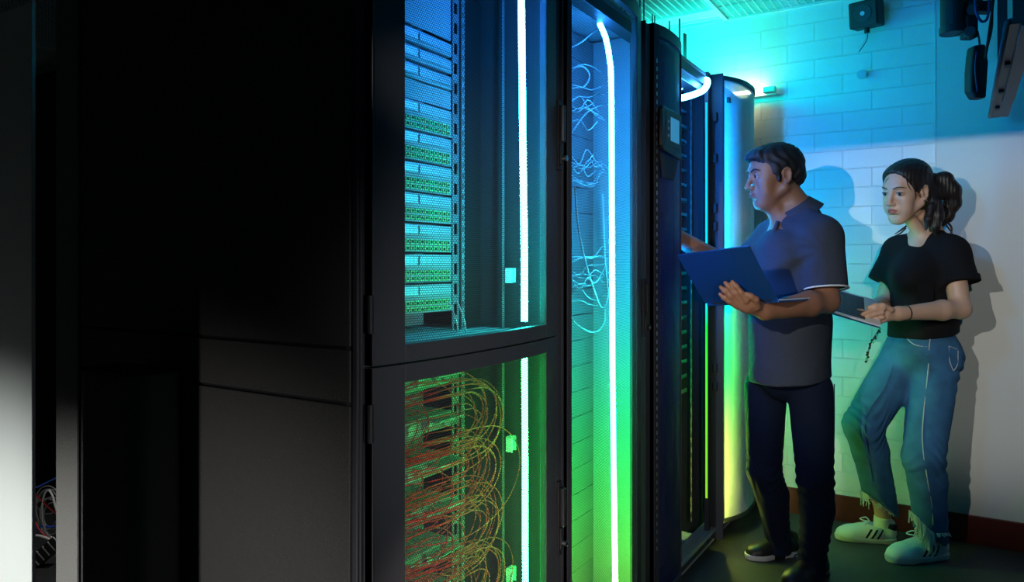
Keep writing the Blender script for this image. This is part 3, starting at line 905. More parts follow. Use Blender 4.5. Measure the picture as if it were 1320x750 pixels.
# things seen in the gap behind the rack row
r = thing('background_cabinet', 'tall black cabinet in the gap between the white panel and the grey rack post', 'cabinet', (-4.5, 2.6, 0))
MB().box((-5.9, 2.3, 0), (-3.2, 3.0, 2.46)).build('body', M['dark'], r, bevel=0.005)
MB().box((-3.80, 2.28, 0.45), (-3.25, 2.30, 0.95)).build('side_cover', M['frame'], r, bevel=0.003)
r = thing('partition_panel', 'tall white panel at the left edge, brightly lit near its foot', 'panel', (-3.2, 1.26, 0))
MB().box((-3.75, 1.24, 0), (-2.735, 1.25, 2.165)).build('sheet', M['white'], r, bevel=0.003)
MB().box((-2.735, 1.239, 0), (-2.731, 1.251, 2.167)).build('edge_strip', M['port'], r, bevel=0.001)
CG = [mat('blue patch lead', (0.02, 0.10, 0.55), 0.4), mat('red patch lead', (0.6, 0.03, 0.04), 0.4), mat('white patch lead', (0.75, 0.75, 0.72), 0.4), mat('yellow patch lead', (0.7, 0.6, 0.2), 0.4), mat('grey patch lead', (0.2, 0.2, 0.2), 0.4)]
D = 3.0


def lead(pts, mi, rad, label, grp='coloured leads tangled behind the racks', d=0.0):
    p = catmull([wpt(x, y, D + d) for x, y in pts], 6)
    o = MB().tube(p, rad, 6).build('patch_lead', CG[mi], None, origin=p[0], smooth=True)
    tag(o, label, 'cable', grp)


lead([(30, 636), (43, 629), (50, 627), (58, 623), (66, 619), (80, 612)], 0, .004, 'upper blue lead crossing the gap left of the grey post')
lead([(30, 634), (44, 637), (52, 643), (60, 651), (68, 658), (82, 668)], 1, .004, 'bright red lead slanting down across the gap')
lead([(80, 672), (72, 655), (68, 640), (63, 632), (58, 636), (55, 650), (56, 670), (60, 686), (68, 694)], 2, .004, 'white lead standing as a tall narrow loop in the gap')
lead([(30, 688), (44, 683), (54, 678), (66, 679), (80, 676)], 0, .004, 'lower blue lead crossing the gap behind the white loop', d=.05)
lead([(30, 668), (44, 672), (50, 682), (58, 690), (64, 694)], 1, .003, 'darker red lead curving low in the gap', d=.03)
lead([(30, 692), (46, 690), (56, 692), (64, 695)], 2, .005, 'low white lead lying under the loop', d=.02)
lead([(38, 695), (44, 703), (46, 712), (43, 716)], 3, .003, 'short yellow lead hanging at the left edge of the gap')
lead([(40, 712), (47, 716), (53, 722), (57, 724)], 3, .003, 'yellow lead lying on the floor box')
for k in range(7):
    rr = random.Random(k)
    cx_, cy_ = 64 + rr.uniform(-5, 5), 652 + rr.uniform(-10, 14)
    ra, rb = rr.uniform(12, 20), rr.uniform(16, 30)
    lead([(cx_ + ra * math.cos(t), cy_ + rb * math.sin(t)) for t in [i * .6 for i in range(11)]], 4, .003, ('outermost', 'second', 'third', 'fourth', 'fifth', 'sixth', 'innermost')[k] + ' of the grey leads coiled behind the red and white leads', 'grey coiled leads in the gap', d=.08 + k * .01)
r = thing('patch_strip', 'tilted black connector strip with white clips lying on the floor in the gap', 'connector strip', tuple(wpt(58, 715, 3.0)))
A = cpt(44, 727, 2.985); B = cpt(86, 690, 2.985)
dv = (B - A); dv /= np.linalg.norm(dv); nv = np.array([-dv[2], 0, dv[0]])


def slab(a0, a1, b0, b1, d0, d1):
    mb = MB()
    for dd in (d0, d1):
        for (s_, t_) in ((a0, b0), (a1, b0), (a1, b1), (a0, b1)):
            q = A + dv * s_ + nv * t_ + np.array([0, dd, 0]); mb.v.append(cam2world(q))
    mb.f = [[0, 1, 2, 3], [7, 6, 5, 4], [0, 4, 5, 1], [1, 5, 6, 2], [2, 6, 7, 3], [3, 7, 4, 0]]
    return mb


slab(0, .16, -.02, .035, 0, .04).build('strip_body', M['dark'], r, bevel=0.002)
for k in range(5):
    slab(.012 + k * .03, .017 + k * .03, -.016, .033, -.004, 0).build('clip', M['white'], r, bevel=0.001)

# ------------------------------------------------------------------ people: smooth bodies from blended volumes
class SDF:
    """distance field on a grid in the camera-aligned frame (right, depth, height); surface extracted as one mesh"""
    def __init__(self, lo, hi, h):
        self.h = h; self.lo = np.array(lo, float)
        n = np.ceil((np.array(hi) - self.lo) / h).astype(int) + 1
        self.n = n
        self.F = np.full(n, 0.06, np.float32)

    def region(self, a, b, pad):
        lo = np.floor((np.minimum(a, b) - pad - self.lo) / self.h).astype(int)
        hi = np.ceil((np.maximum(a, b) + pad - self.lo) / self.h).astype(int) + 1
        lo = np.clip(lo, 0, self.n); hi = np.clip(hi, 0, self.n)
        if np.any(hi <= lo): return None
        sl = tuple(slice(int(l), int(h)) for l, h in zip(lo, hi))
        ax = [self.lo[i] + self.h * np.arange(lo[i], hi[i]) for i in range(3)]
        P = np.stack(np.meshgrid(*ax, indexing='ij'), -1)
        return sl, P

    def mix(self, sl, d, k, op):
        f = self.F[sl]
        d = d.astype(np.float32)
        if op == 'add':
            if k <= 0: r = np.minimum(f, d)
            else:
                hh = np.maximum(k - np.abs(f - d), 0) / k
                r = np.minimum(f, d) - hh * hh * k * 0.25
        elif op == 'sub':
            if k <= 0: r = np.maximum(f, -d)
            else:
                hh = np.maximum(k - np.abs(f + d), 0) / k
                r = np.maximum(f, -d) + hh * hh * k * 0.25
        else:
            r = np.maximum(f, d)
        self.F[sl] = r

    def cone(self, a, b, ra, rb, k=0.02, op='add', flat=None, squash=None):
        """round cone; squash=(axis unit vector, factor) flattens it along that axis"""
        a = np.array(a, float); b = np.array(b, float)
        R_ = max(ra, rb) * (max(1.0, squash[1]) if squash else 1) + k + 3 * self.h
        rg = self.region(a, b, R_)
        if rg is None: return self
        sl, P = rg
        ab = b - a; L2 = float(ab @ ab)
        pa = P - a
        t = (pa @ ab) / max(L2, 1e-9)
        tc = np.clip(t, 0, 1)
        q = pa - tc[..., None] * ab
        if squash:
            ax = np.array(squash[0], float); ax /= np.linalg.norm(ax)
            c = q @ ax
            q = q + ((1 / squash[1] - 1) * c)[..., None] * ax
        d = np.sqrt((q * q).sum(-1)) - (ra + (rb - ra) * tc)
        if squash and squash[1] < 1: d = d * (squash[1] * 0.5 + 0.5)
        if flat in ('b', 'ab'): d = np.maximum(d, (t - 1) * math.sqrt(L2))
        if flat in ('a', 'ab'): d = np.maximum(d, -t * math.sqrt(L2))
        self.mix(sl, d, k, op)
        return self

    def ell(self, c, r, B=None, k=0.02, op='add'):
        """ellipsoid, radii r along the rows of B"""
        c = np.array(c, float); r = np.array(r, float)
        B = np.eye(3) if B is None else np.array(B, float)
        rg = self.region(c, c, r.max() + k + 3 * self.h)
        if rg is None: return self
        sl, P = rg
        q = (P - c) @ B.T
        k0 = np.sqrt(((q / r) ** 2).sum(-1)); k1 = np.sqrt(((q / (r * r)) ** 2).sum(-1))
        d = np.where(k1 > 1e-6, k0 * (k0 - 1) / np.maximum(k1, 1e-6), -r.min())
        self.mix(sl, d, k, op)
        return self

    def chain(self, pts, rs, k=0.01, op='add', squash=None):
        for i in range(len(pts) - 1):
            self.cone(pts[i], pts[i + 1], rs[i], rs[i + 1], k, op, squash=squash)
        return self

    def plane(self, p, nrm, lo=None, hi=None):
        """cut away everything on the side the normal points to (inside box lo..hi)"""
        lo = self.lo if lo is None else np.array(lo); hi = self.lo + self.h * self.n if hi is None else np.array(hi)
        rg = self.region(lo, hi, 0)
        if rg is None: return self
        sl, P = rg
        nrm = np.array(nrm, float); nrm /= np.linalg.norm(nrm)
        self.mix(sl, (P - np.array(p)) @ nrm, 0, 'cut')
        return self

    def warp(self, fn):
        ax = [self.lo[i] + self.h * np.arange(self.n[i]) for i in range(3)]
        near = np.abs(self.F) < 0.03
        idx = np.argwhere(near)
        P = self.lo + idx * self.h
        self.F[near] += fn(P).astype(np.float32)
        return self

    def mesh(self, name, material, parent, smooth_iter=2):
        F = self.F
        s = F < 0
        nx, ny, nz = F.shape
        c = np.zeros((nx - 1, ny - 1, nz - 1), np.int8)
        for i in (0, 1):
            for j in (0, 1):
                for k in (0, 1):
                    c += s[i:nx - 1 + i, j:ny - 1 + j, k:nz - 1 + k]
        act = np.argwhere((c > 0) & (c < 8))
        vid = np.full((nx - 1, ny - 1, nz - 1), -1, np.int64)
        vid[act[:, 0], act[:, 1], act[:, 2]] = np.arange(len(act))
        corners = [(i, j, k) for i in (0, 1) for j in (0, 1) for k in (0, 1)]
        val = {q: F[act[:, 0] + q[0], act[:, 1] + q[1], act[:, 2] + q[2]] for q in corners}
        acc = np.zeros((len(act), 3)); cnt = np.zeros(len(act))
        for q in corners:
            for axis in range(3):
                if q[axis] == 0:
                    p = list(q); p[axis] = 1; p = tuple(p)
                    a, b = val[q], val[p]
                    m = (a < 0) != (b < 0)
                    t = np.where(m, a / np.where(np.abs(a - b) < 1e-9, 1e-9, a - b), 0)
                    pos = np.tile(np.array(q, float), (len(act), 1)); pos[:, axis] = t
                    acc += pos * m[:, None]; cnt += m
        V = act + acc / np.maximum(cnt, 1)[:, None]
        V = self.lo + V * self.h
        quads = []
        for axis in range(3):
            a1, a2 = [x for x in range(3) if x != axis]
            sl0 = [slice(None)] * 3; sl1 = [slice(None)] * 3
            sl0[axis] = slice(0, -1); sl1[axis] = slice(1, None)
            A = s[tuple(sl0)]; Bq = s[tuple(sl1)]
            e = np.argwhere(A != Bq)
            ok = (e[:, a1] > 0) & (e[:, a2] > 0) & (e[:, a1] < self.n[a1] - 1) & (e[:, a2] < self.n[a2] - 1)
            e = e[ok]
            if not len(e): continue
            flip = A[e[:, 0], e[:, 1], e[:, 2]]
            def g(d1, d2):
                q = e.copy(); q[:, a1] += d1; q[:, a2] += d2
                return vid[q[:, 0], q[:, 1], q[:, 2]]
            Q = np.stack([g(-1, -1), g(0, -1), g(0, 0), g(-1, 0)], 1)
            if axis == 1: flip = ~flip
            Q[~flip] = Q[~flip][:, ::-1]
            quads.append(Q)
        Q = np.concatenate(quads); Q = Q[(Q >= 0).all(1)]
        # Laplacian smoothing
        for it in range(smooth_iter):
            S = np.zeros_like(V); n = np.zeros(len(V))
            for i in range(4):
                j = (i + 1) % 4
                np.add.at(S, Q[:, i], V[Q[:, j]]); np.add.at(n, Q[:, i], 1)
                np.add.at(S, Q[:, j], V[Q[:, i]]); np.add.at(n, Q[:, j], 1)
            V = V * 0.4 + 0.6 * S / np.maximum(n, 1)[:, None]
        W = np.stack([V[:, 0] * CO - V[:, 1] * SI, V[:, 0] * SI + V[:, 1] * CO, V[:, 2]], 1)
        off = np.array(parent_world(parent)) if parent else np.zeros(3)
        W -= off
        me = bpy.data.meshes.new(name)
        me.vertices.add(len(W)); me.vertices.foreach_set('co', W.astype(np.float32).ravel())
        me.loops.add(len(Q) * 4); me.loops.foreach_set('vertex_index', Q.astype(np.int32).ravel())
        me.polygons.add(len(Q)); me.polygons.foreach_set('loop_start', np.arange(0, len(Q) * 4, 4, dtype=np.int32))
        me.polygons.foreach_set('use_smooth', np.ones(len(Q), bool))
        me.update(calc_edges=True); me.validate()
        me.materials.append(material)
        o = bpy.data.objects.new(name, me); COL.objects.link(o)
        o.parent = parent
        return o


def wrinkle(seed, amp, scale, n=10, stretch=(1, 1, 1)):
    rg = np.random.RandomState(seed)
    K = rg.normal(size=(n, 3)) * scale / np.array(stretch); ph = rg.uniform(0, 6.28, n)

    def fn(P):
        w = P + 0.02 * np.sin(P[:, [1, 2, 0]] * 18 + 1.3)
        v = np.zeros(len(P))
        for i in range(n): v += np.abs(np.sin(w @ K[i] + ph[i])) - .63
        return v * amp / math.sqrt(n)
    return fn


def head_frame(center, yaw_deg, pitch_deg, roll_deg=0):
    """rows: forward, towards the camera side, up; yaw 0 = facing image left, positive turns towards the camera"""
    y, p, r = map(math.radians, (yaw_deg, pitch_deg, roll_deg))
    f = np.array([-math.cos(y), -math.sin(y), 0.0]); s = np.array([math.sin(y), -math.cos(y), 0.0]); u = np.array([0, 0, 1.0])
    f2 = f * math.cos(p) - u * math.sin(p); u2 = u * math.cos(p) + f * math.sin(p)
    s3 = s * math.cos(r) + u2 * math.sin(r); u3 = u2 * math.cos(r) - s * math.sin(r)
    return np.array(center, float), np.stack([f2, s3, u3])


def build_head(S, O, B, sc, woman=False):
    """adds skull, face, ears to the field. local: a forward, s side, z up; origin between the ears"""
    def L(a, s, z): return O + sc * (a * B[0] + s * B[1] + z * B[2])
    def E(a, s, z, r, k=0.012, op='add'): S.ell(L(a, s, z), np.array(r) * sc, B, k * sc, op)
    def Cn(p, q, r1, r2, k=0.01, op='add', **kw): S.cone(L(*p), L(*q), r1 * sc, r2 * sc, k * sc, op, **kw)
    w = 0.89 if woman else 1.0
    E(-0.012, 0, 0.048, (0.098, 0.074 * w, 0.080))              # cranium
    E(0.038, 0, 0.030, (0.056, 0.064 * w, 0.066), 0.02)         # forehead and temples
    E(0.042, 0, -0.018, (0.047, 0.056 * w, 0.062), 0.02)        # middle face
    E(0.058, 0, -0.066, (0.034, 0.036 * w, 0.036), 0.025)       # mouth and chin block
    E(0.070, 0, -0.092, (0.019, 0.022 * w, 0.017), 0.016)       # chin
    for sg in (-1, 1):
        Cn((-0.004, sg * 0.056 * w, -0.040), (0.062, sg * 0.020 * w, -0.090), 0.017, 0.014, 0.028)  # jaw line
        E(0.058, sg * 0.036 * w, -0.014, (0.024, 0.022, 0.018), 0.02)                            # cheekbone
        E(0.060, sg * 0.040 * w, -0.045, (0.020, 0.018, 0.026), 0.02)
    # brow
    Cn((0.083, -0.028, 0.035), (0.083, 0.028, 0.035), 0.012, 0.012, 0.016)
    # eye sockets and lids
    for sg in (-1, 1):
        E(0.096, sg * 0.031, 0.015, (0.017, 0.018, 0.012), 0.012, 'sub')
        E(0.078, sg * 0.031, 0.0135, (0.0145, 0.0150, 0.0125), 0.004)
        # slit between the lids
        E(0.0935, sg * 0.031, 0.0125, (0.007, 0.0135, 0.0046), 0.002, 'sub')
    # nose
    nl = 0.90 if woman else 1.0
    Cn((0.090, 0, 0.024), (0.112 * (0.97 if woman else 1), 0, -0.020), 0.0075, 0.0095, 0.010)
    E(0.113 * (0.965 if woman else 1), 0, -0.023, (0.0105 * nl, 0.0105, 0.009), 0.006)
    for sg in (-1, 1):
        E(0.100, sg * 0.0125 * nl, -0.027, (0.0095, 0.0065, 0.0070), 0.006)
        E(0.106, sg * 0.006, -0.0345, (0.005, 0.0030, 0.003), 0.003, 'sub')
    # muzzle, lips
    E(0.084, 0, -0.050, (0.014, 0.024, 0.020), 0.014)
    Cn((0.0935, -0.013, -0.0475), (0.0985, 0, -0.0460), 0.0045, 0.0062, 0.005); Cn((0.0985, 0, -0.0460), (0.0935, 0.013, -0.0475), 0.0062, 0.0045, 0.005)
    Cn((0.0915, -0.012, -0.0590), (0.0965, 0, -0.0595), 0.0045, 0.0070, 0.005); Cn((0.0965, 0, -0.0595), (0.0915, 0.012, -0.0590), 0.0070, 0.0045, 0.005)
    Cn((0.092, -0.019, -0.0535), (0.103, 0, -0.0525), 0.0014, 0.0014, 0.003, 'sub'); Cn((0.103, 0, -0.0525), (0.092, 0.019, -0.0535), 0.0014, 0.0014, 0.003, 'sub')
    E(0.090, 0, -0.0735, (0.007, 0.018, 0.005), 0.010, 'sub')
    # ears
    for sg in (-1, 1):
        E(-0.010, sg * 0.071 * w, 0.004, (0.018, 0.0075, 0.032), 0.006)
        E(-0.006, sg * 0.081 * w, 0.007, (0.0105, 0.0085, 0.019), 0.004, 'sub')
        ring = [(-0.002, 0.026), (-0.012, 0.029), (-0.021, 0.023), (-0.024, 0.008), (-0.020, -0.012), (-0.010, -0.024), (-0.001, -0.024)]
        for (p, q) in zip(ring[:-1], ring[1:]):
            Cn((p[0], sg * 0.078 * w, p[1]), (q[0], sg * 0.078 * w, q[1]), 0.0042, 0.0042, 0.004)
        E(0.004, sg * 0.076 * w, 0.000, (0.004, 0.005, 0.006), 0.003)
    return L


SKIN_M = mat('brown skin', (0.30, 0.135, 0.075), 0.48, 0, 0.25, 300, 0.10, 25)
SKIN_W = mat('fair skin', (0.60, 0.36, 0.25), 0.45, 0, 0.15, 300, 0.05, 20)
for m_ in (SKIN_M, SKIN_W):
    m_.node_tree.nodes['Principled BSDF'].inputs['Subsurface Weight'].default_value = 0.08
    m_.node_tree.nodes['Principled BSDF'].inputs['Subsurface Radius'].default_value = (0.012, 0.004, 0.002)
HAIR = mat('black hair', (0.006, 0.005, 0.005), 0.6, 0, 0.6, 260)
HAIRW = mat('dark brown hair', (0.014, 0.008, 0.006), 0.48, 0, 0.5, 260)
EYE = mat('eye white', (0.34, 0.32, 0.30), 0.35)
IRIS = mat('dark iris', (0.02, 0.01, 0.006), 0.1)
LIPM = mat('brown lips', (0.20, 0.07, 0.055), 0.45)
LIPW = mat('rose lips', (0.42, 0.13, 0.11), 0.35)
POLO = mat('heather grey knit', (0.050, 0.058, 0.078), 0.9, 0, 1.0, 700, 0.6, 420, 0.2)
JEAN_D = mat('dark navy denim', (0.005, 0.010, 0.030), 0.85, 0, 0.8, 700, 0.4, 60, 0.2)
JEAN_B = mat('blue denim', (0.045, 0.15, 0.30), 0.85, 0, 0.9, 700, 0.5, 14, 0.2)
STITCH = mat('pale denim thread', (0.45, 0.50, 0.55), 0.8)
TEE = mat('black cotton', (0.008, 0.008, 0.009), 0.9, 0, 0.6, 800, spec=0.2)
TRIMW = mat('white knit edging', (0.75, 0.75, 0.72), 0.8)
SHOEW = mat('white leather', (0.75, 0.76, 0.73), 0.42, 0, 0.15, 150)
SHOEB = mat('black shoe stripe', (0.012, 0.012, 0.014), 0.5)
SHOED = mat('dark leather', (0.02, 0.015, 0.012), 0.4)
SOLE = mat('rubber sole', (0.62, 0.60, 0.56), 0.6)
GOLD = mat('gold', (0.8, 0.55, 0.2), 0.25, 1.0)


def tube_cam(name, pts, r, material, parent, seg=8, n=6, smooth=True):
    p = catmull([cam2world(q) for q in pts], n) if n > 1 else [cam2world(q) for q in pts]
    if isinstance(r, (list, tuple)):
        m = len(p); k = len(r)
        rs = [r[min(k - 2, int(i / (m - 1) * (k - 1)))] * (1 - (i / (m - 1) * (k - 1) - min(k - 2, int(i / (m - 1) * (k - 1))))) +
              r[min(k - 2, int(i / (m - 1) * (k - 1))) + 1] * (i / (m - 1) * (k - 1) - min(k - 2, int(i / (m - 1) * (k - 1)))) for i in range(m)]
    else: rs = r
    return MB().tube(p, rs, seg).build(name, material, parent, smooth=smooth)


def shell_from(S, thickness=0.004):
    """grow the field outwards"""
    S.F -= thickness
    return S


def eyes_brows(L, B, sc, root, brow_mat, lip_mat, woman=False, brow_r=0.0026, field=None):
    F, lo, h, n = field

    def face(sd, z, out=0.0):
        a = .15
        while a > .02:
            q = L(a, sd, z); t = (q - lo) / h; i = np.floor(t).astype(int); f = t - i
            if np.all(i >= 0) and np.all(i < n - 1):
                v = 0.0
                for dx in (0, 1):
                    for dy in (0, 1):
                        for dz in (0, 1):
                            v += F[i[0] + dx, i[1] + dy, i[2] + dz] * (f[0] if dx else 1 - f[0]) * (f[1] if dy else 1 - f[1]) * (f[2] if dz else 1 - f[2])
                if v < 0: return L(a + out, sd, z)
            a -= .0006
        return L(.08, sd, z)
    for sg in (-1, 1):
        c = L(0.0805, sg * 0.031, 0.0128)
        S = SDF(c - 0.02, c + 0.02, 0.0012)
        S.ell(c, np.array((0.0122, 0.0122, 0.0122)) * sc, B, 0)
        e = S.mesh('eye', EYE, root)
        ci = L(0.0805 + 0.0112, sg * 0.031 + (0.002 if woman else 0), 0.0118)
        S = SDF(ci - 0.01, ci + 0.01, 0.0007)
        S.ell(ci, np.array((0.0024, 0.0066, 0.0066)) * sc, B, 0)
        ii = S.mesh('iris', IRIS, e); ii['label'] = 'dark iris'
        br = [face(sg * 0.012, 0.0315), face(sg * 0.021, 0.0355), face(sg * 0.032, 0.0385), face(sg * 0.042, 0.0365), face(sg * 0.049, 0.031)]
        tube_cam('eyebrow', br, [brow_r * .8, brow_r, brow_r, brow_r * .8, brow_r * .3], brow_mat, root)
        br = [L(0.0895, sg * 0.018, 0.0150), L(0.0940, sg * 0.030, 0.0185), L(0.086, sg * 0.044, 0.0155)]
        tube_cam('eyelash', br, 0.0012 if not woman else 0.0017, brow_mat, root)
    k = 1.25 if woman else 1.0
    up_l = [face(-.021, -.0530), face(-.012, -.0495), face(-.004, -.0475), face(0, -.0487), face(.004, -.0475), face(.012, -.0495), face(.021, -.0530)]
    lo_l = [face(-.020, -.0545), face(-.012, -.0585), face(0, -.0605), face(.012, -.0585), face(.020, -.0545)]
    r_ = .0030 * k * sc
    lp = tube_cam('lips', up_l, [.0008, r_, r_ * 1.1, r_, r_ * 1.1, r_, .0008], lip_mat, root, seg=10)
    tube_cam('lower_lip', lo_l, [.0008, r_ * 1.1, r_ * 1.45, r_ * 1.1, .0008], lip_mat, lp, seg=10)


# ================================================================== man
mroot = thing('person', 'man in a dark grey polo holding an open laptop and reaching into the open rack', 'person', tuple(cam2world((1.05, 2.95, 0))))
D0 = 2.90
A_ = lambda px, py, d=0.0: cpt(px, py, D0 + d)
# joints
neckB = A_(1031, 274, .02); neckT = A_(1010, 242, .02)
shN = A_(1058, 306, -.13); shF = A_(996, 306, .16)       # near and far shoulder
elN = A_(1066, 388, -.18); wrN = A_(986, 401, -.33)
elF = A_(948, 352, .10); wrF = A_(868, 302, -.08)
chest = A_(1018, 335, .03); belly = A_(1018, 420, .03); pelvis = A_(1016, 480, .04)
hipN = A_(1045, 500, -.05); hipF = A_(988, 500, .12)
knN = A_(1051, 618, -.08); knF = A_(985, 606, .10)
anN = A_(1047, 722, -.03); anF = A_(1003, 694, .20)
HO, HB = head_frame(A_(1000, 230, .02), 4, 6)
HSC = 1.07
EL = np.array([0.93, -0.37, 0]); EB = np.array([[0.93, -0.37, 0], [0.37, 0.93, 0], [0, 0, 1.0]])   # torso axes: front-back row 0, side row 1

S = SDF((0.50, 2.30, 0.0), (1.52, 3.45, 1.80), 0.0036)
HL = build_head(S, HO, HB, HSC)
S.cone(neckT, neckB, 0.053, 0.060, 0.03)
S.cone(HL(0.045, 0, -0.075), A_(1012, 285, .02), 0.030, 0.045, 0.03)
S.cone(neckB + [0, 0, -.02], shN, 0.055, 0.055, 0.05); S.cone(neckB + [0, 0, -.02], shF, 0.055, 0.055, 0.05)
S.ell(chest, (0.125, 0.175, 0.16), EB, 0.05); S.ell(belly, (0.12, 0.15, 0.17), EB, 0.05); S.ell(pelvis, (0.095, 0.12, 0.10), EB, 0.03)
for a, b, c, r in ((shN, elN, wrN, (0.058, 0.043, 0.030)), (shF, elF, wrF, (0.056, 0.042, 0.030))):
    S.cone(a, b, r[0], r[1], 0.03)
    mid = b + (c - b) * .3
    S.cone(b, mid, r[1], 0.043, 0.02); S.cone(mid, c, 0.043, r[2] - .003, 0.02, squash=((0, 0, 1), 1.12))
for a, b, c in ((hipN, knN, anN), (hipF, knF, anF)):
    S.cone(a, b, 0.070, 0.050, 0.015); S.cone(b, c, 0.050, 0.036, 0.01)
    S.cone(c, c + [-0.08, -.02, -.05], 0.028, 0.015, 0.01)
# near hand: palm under the laptop hinge, fingers up the lid
palm = A_(964, 393, -.37)
S.cone(wrN, palm, 0.027, 0.030, 0.02, squash=((0, 1, .2), 0.65))
S.cone(palm + [.01, 0, .004], A_(955, 390, -.375), 0.026, 0.024, 0.015, squash=((0, 1, .2), 0.62))
fing = [((958, 384), (947, 371), (943, 362), .0095), ((950, 384), (940, 371), (935, 363), .0092), ((945, 389), (934, 378), (929, 370), .0088), ((944, 394), (933, 386), (927, 380), .0080)]
fing = [[(962, 388), (955, 377), (949, 369), (944, 363.5)], [(956, 389), (946, 378), (940, 370), (935, 364.5)],
        [(952, 391), (941, 382), (934, 375), (929, 370)], [(950, 395), (940, 389), (933, 384), (928, 379)]]
frad = [.0100, .0098, .0094, .0084]
fd = [-.392, -.383, -.374, -.365]
tips_m = []
for q, r, d in zip(fing, frad, fd):
    pts = [A_(x, y, d - (0.006 if 0 < i < 3 else 0)) for i, (x, y) in enumerate(q)]
    S.chain(pts, [r * 1.05, r, r * .94, r * .80], 0.006)
    tips_m.append(pts[-1])
tp_ = [A_(976, 395, -.375), A_(974, 386, -.395), A_(968, 382, -.40), A_(963, 379, -.40)]
S.chain(tp_, [.014, .0115, .0105, .0088], 0.008)
# far hand inside the rack
ph = wrF + (wrF - elF) / np.linalg.norm(wrF - elF) * 0.07
S.cone(wrF, ph, 0.026, 0.030, 0.015, squash=((0, 1, 0), 0.6))
dr = (wrF - elF) / np.linalg.norm(wrF - elF)
for i in range(4):
    b0 = ph + np.array([0, 0.012, 0.024 - i * .016]); S.chain([b0, b0 + dr * .035, b0 + dr * .06 + [-.004, .008, -.008], b0 + dr * .075 + [0, .014, -.014]], [.0095, .009, .0085, .0075], .005)
S.chain([wrF + dr * .02 + [0, 0, .02], wrF + dr * .05 + [0, -.02, .04], wrF + dr * .08 + [0, -.02, .045]], [.012, .010, .0085], .006)
FB = (S.F, S.lo, S.h, S.n)
body = S.mesh('body', SKIN_M, mroot, 1)
eyes_brows(HL, HB, HSC, mroot, HAIR, LIPM, brow_r=.0040, field=FB)

# hair
S = SDF(HO - 0.17, HO + [0.17, 0.17, 0.20], 0.0026)
def E(a, s, z, r, k=0.01, op='add'): S.ell(HL(a, s, z), np.array(r) * HSC, HB, k, op)
E(-0.012, 0, 0.052, (0.101, 0.079, 0.083)); E(0.038, 0, 0.086, (0.066, 0.062, 0.038), .02)
E(0.074, 0.004, 0.090, (0.030, 0.045, 0.018), .015); E(0.094, 0.012, 0.082, (0.018, 0.028, 0.010), .012)
E(-0.062, 0, 0.005, (0.050, 0.062, 0.048), .02)
for sg in (-1, 1):
    E(0.014, sg * 0.064, 0.034, (0.026, 0.014, 0.034), .012)
    E(0.016, sg * 0.067, 0.004, (0.010, 0.007, 0.026), .008)
    E(-0.008, sg * 0.080, -0.004, (0.024, 0.020, 0.034), .006, 'sub')
E(0.098, 0, 0.016, (0.050, 0.085, 0.060), .01, 'sub'); E(0.075, 0, -0.030, (0.056, 0.1, 0.050), .01, 'sub'); E(-0.03, 0, -0.085, (0.09, 0.1, 0.05), .01, 'sub')
def hairw(P):
    q = (P - HO) @ HB.T
    return 0.0010 * np.sin(q[:, 1] * 330 + 4 * np.sin(q[:, 0] * 40) + q[:, 2] * 60) + 0.0016 * np.sin(q[:, 0] * 160 + q[:, 1] * 120 + 3 * np.sin(q[:, 2] * 50))
S.warp(hairw)
h = S.mesh('hair', HAIR, mroot, 1); h['label'] = 'short black hair'

# polo shirt
S = SDF((0.62, 2.50, 0.62), (1.52, 3.45, 1.56), 0.0045)
S.ell(chest + [0, 0, -.005], (0.140, 0.192, 0.165), EB, 0.05)
S.ell(belly + [0, 0, .03], (0.150, 0.180, 0.22), EB, 0.07)
hemC = A_(1018, 478, .03)
S.cone(belly, hemC + [0, 0, -.02], 0.150, 0.158, 0.04, squash=(EB[1], 1.22))
S.cone(neckB + [0, 0, -.022], shN + [0, 0, .0], 0.066, 0.073, 0.05); S.cone(neckB + [0, 0, -.022], shF, 0.066, 0.070, 0.05)
cuffN = shN + (elN - shN) * 0.80; cuffF = shF + (elF - shF) * 0.62
S.cone(shN, cuffN, 0.078, 0.076, 0.035, flat='b', squash=((1, 0, 0), 1.05)); S.cone(shF, cuffF, 0.070, 0.064, 0.035, flat='b')
S.plane(A_(1018, 489, 0), (0.10, 0, -1))
# open neck
nk = neckB + (neckT - neckB) * .15
S.cone(neckB + [-.02, 0, -.03], neckT + [-.02, 0, .05], 0.060, 0.075, 0.006, 'sub')
S.cone(nk + [-.05, -.01, -.01], nk + [-.078, -.02, -.035], 0.014, 0.004, 0.006, 'sub')
S.cone(elN + [.0, 0, .02], wrN, 0.04, 0.04, 0.01, 'sub')
def folds(P):
    # drapery running from the near armpit across to the front
    c = A_(1046, 322, -.1)
    r = P - c
    a = np.arctan2(r[:, 2], -r[:, 0]); dist = np.sqrt((r ** 2).sum(1))
    v = np.sin(a * 9 + dist * 14) * np.exp(-((dist - .15) / .10) ** 2) * .0050 * np.clip((-r[:, 0] - .01) / .06, 0, 1)
    return v
S.warp(folds); S.warp(wrinkle(4, 0.0028, 17, 8, (1, 1, 1.6)))
pol = S.mesh('polo_shirt', POLO, mroot, 2); pol['label'] = 'dark heather grey short-sleeved polo shirt'
# white sleeve edging
axs = (elN - shN) / np.linalg.norm(elN - shN)
S = SDF(cuffN - 0.12, cuffN + 0.12, 0.003)
S.cone(cuffN - axs * .001, cuffN + axs * 0.006, 0.0795, 0.0795, 0, flat='ab', squash=((1, 0, 0), 1.05)); S.cone(cuffN - axs * .01, cuffN + axs * 0.02, 0.070, 0.070, 0, 'sub', squash=((1, 0, 0), 1.05))
S.mesh('sleeve_edging', TRIMW, pol, 1)['label'] = 'thin white sleeve edging'
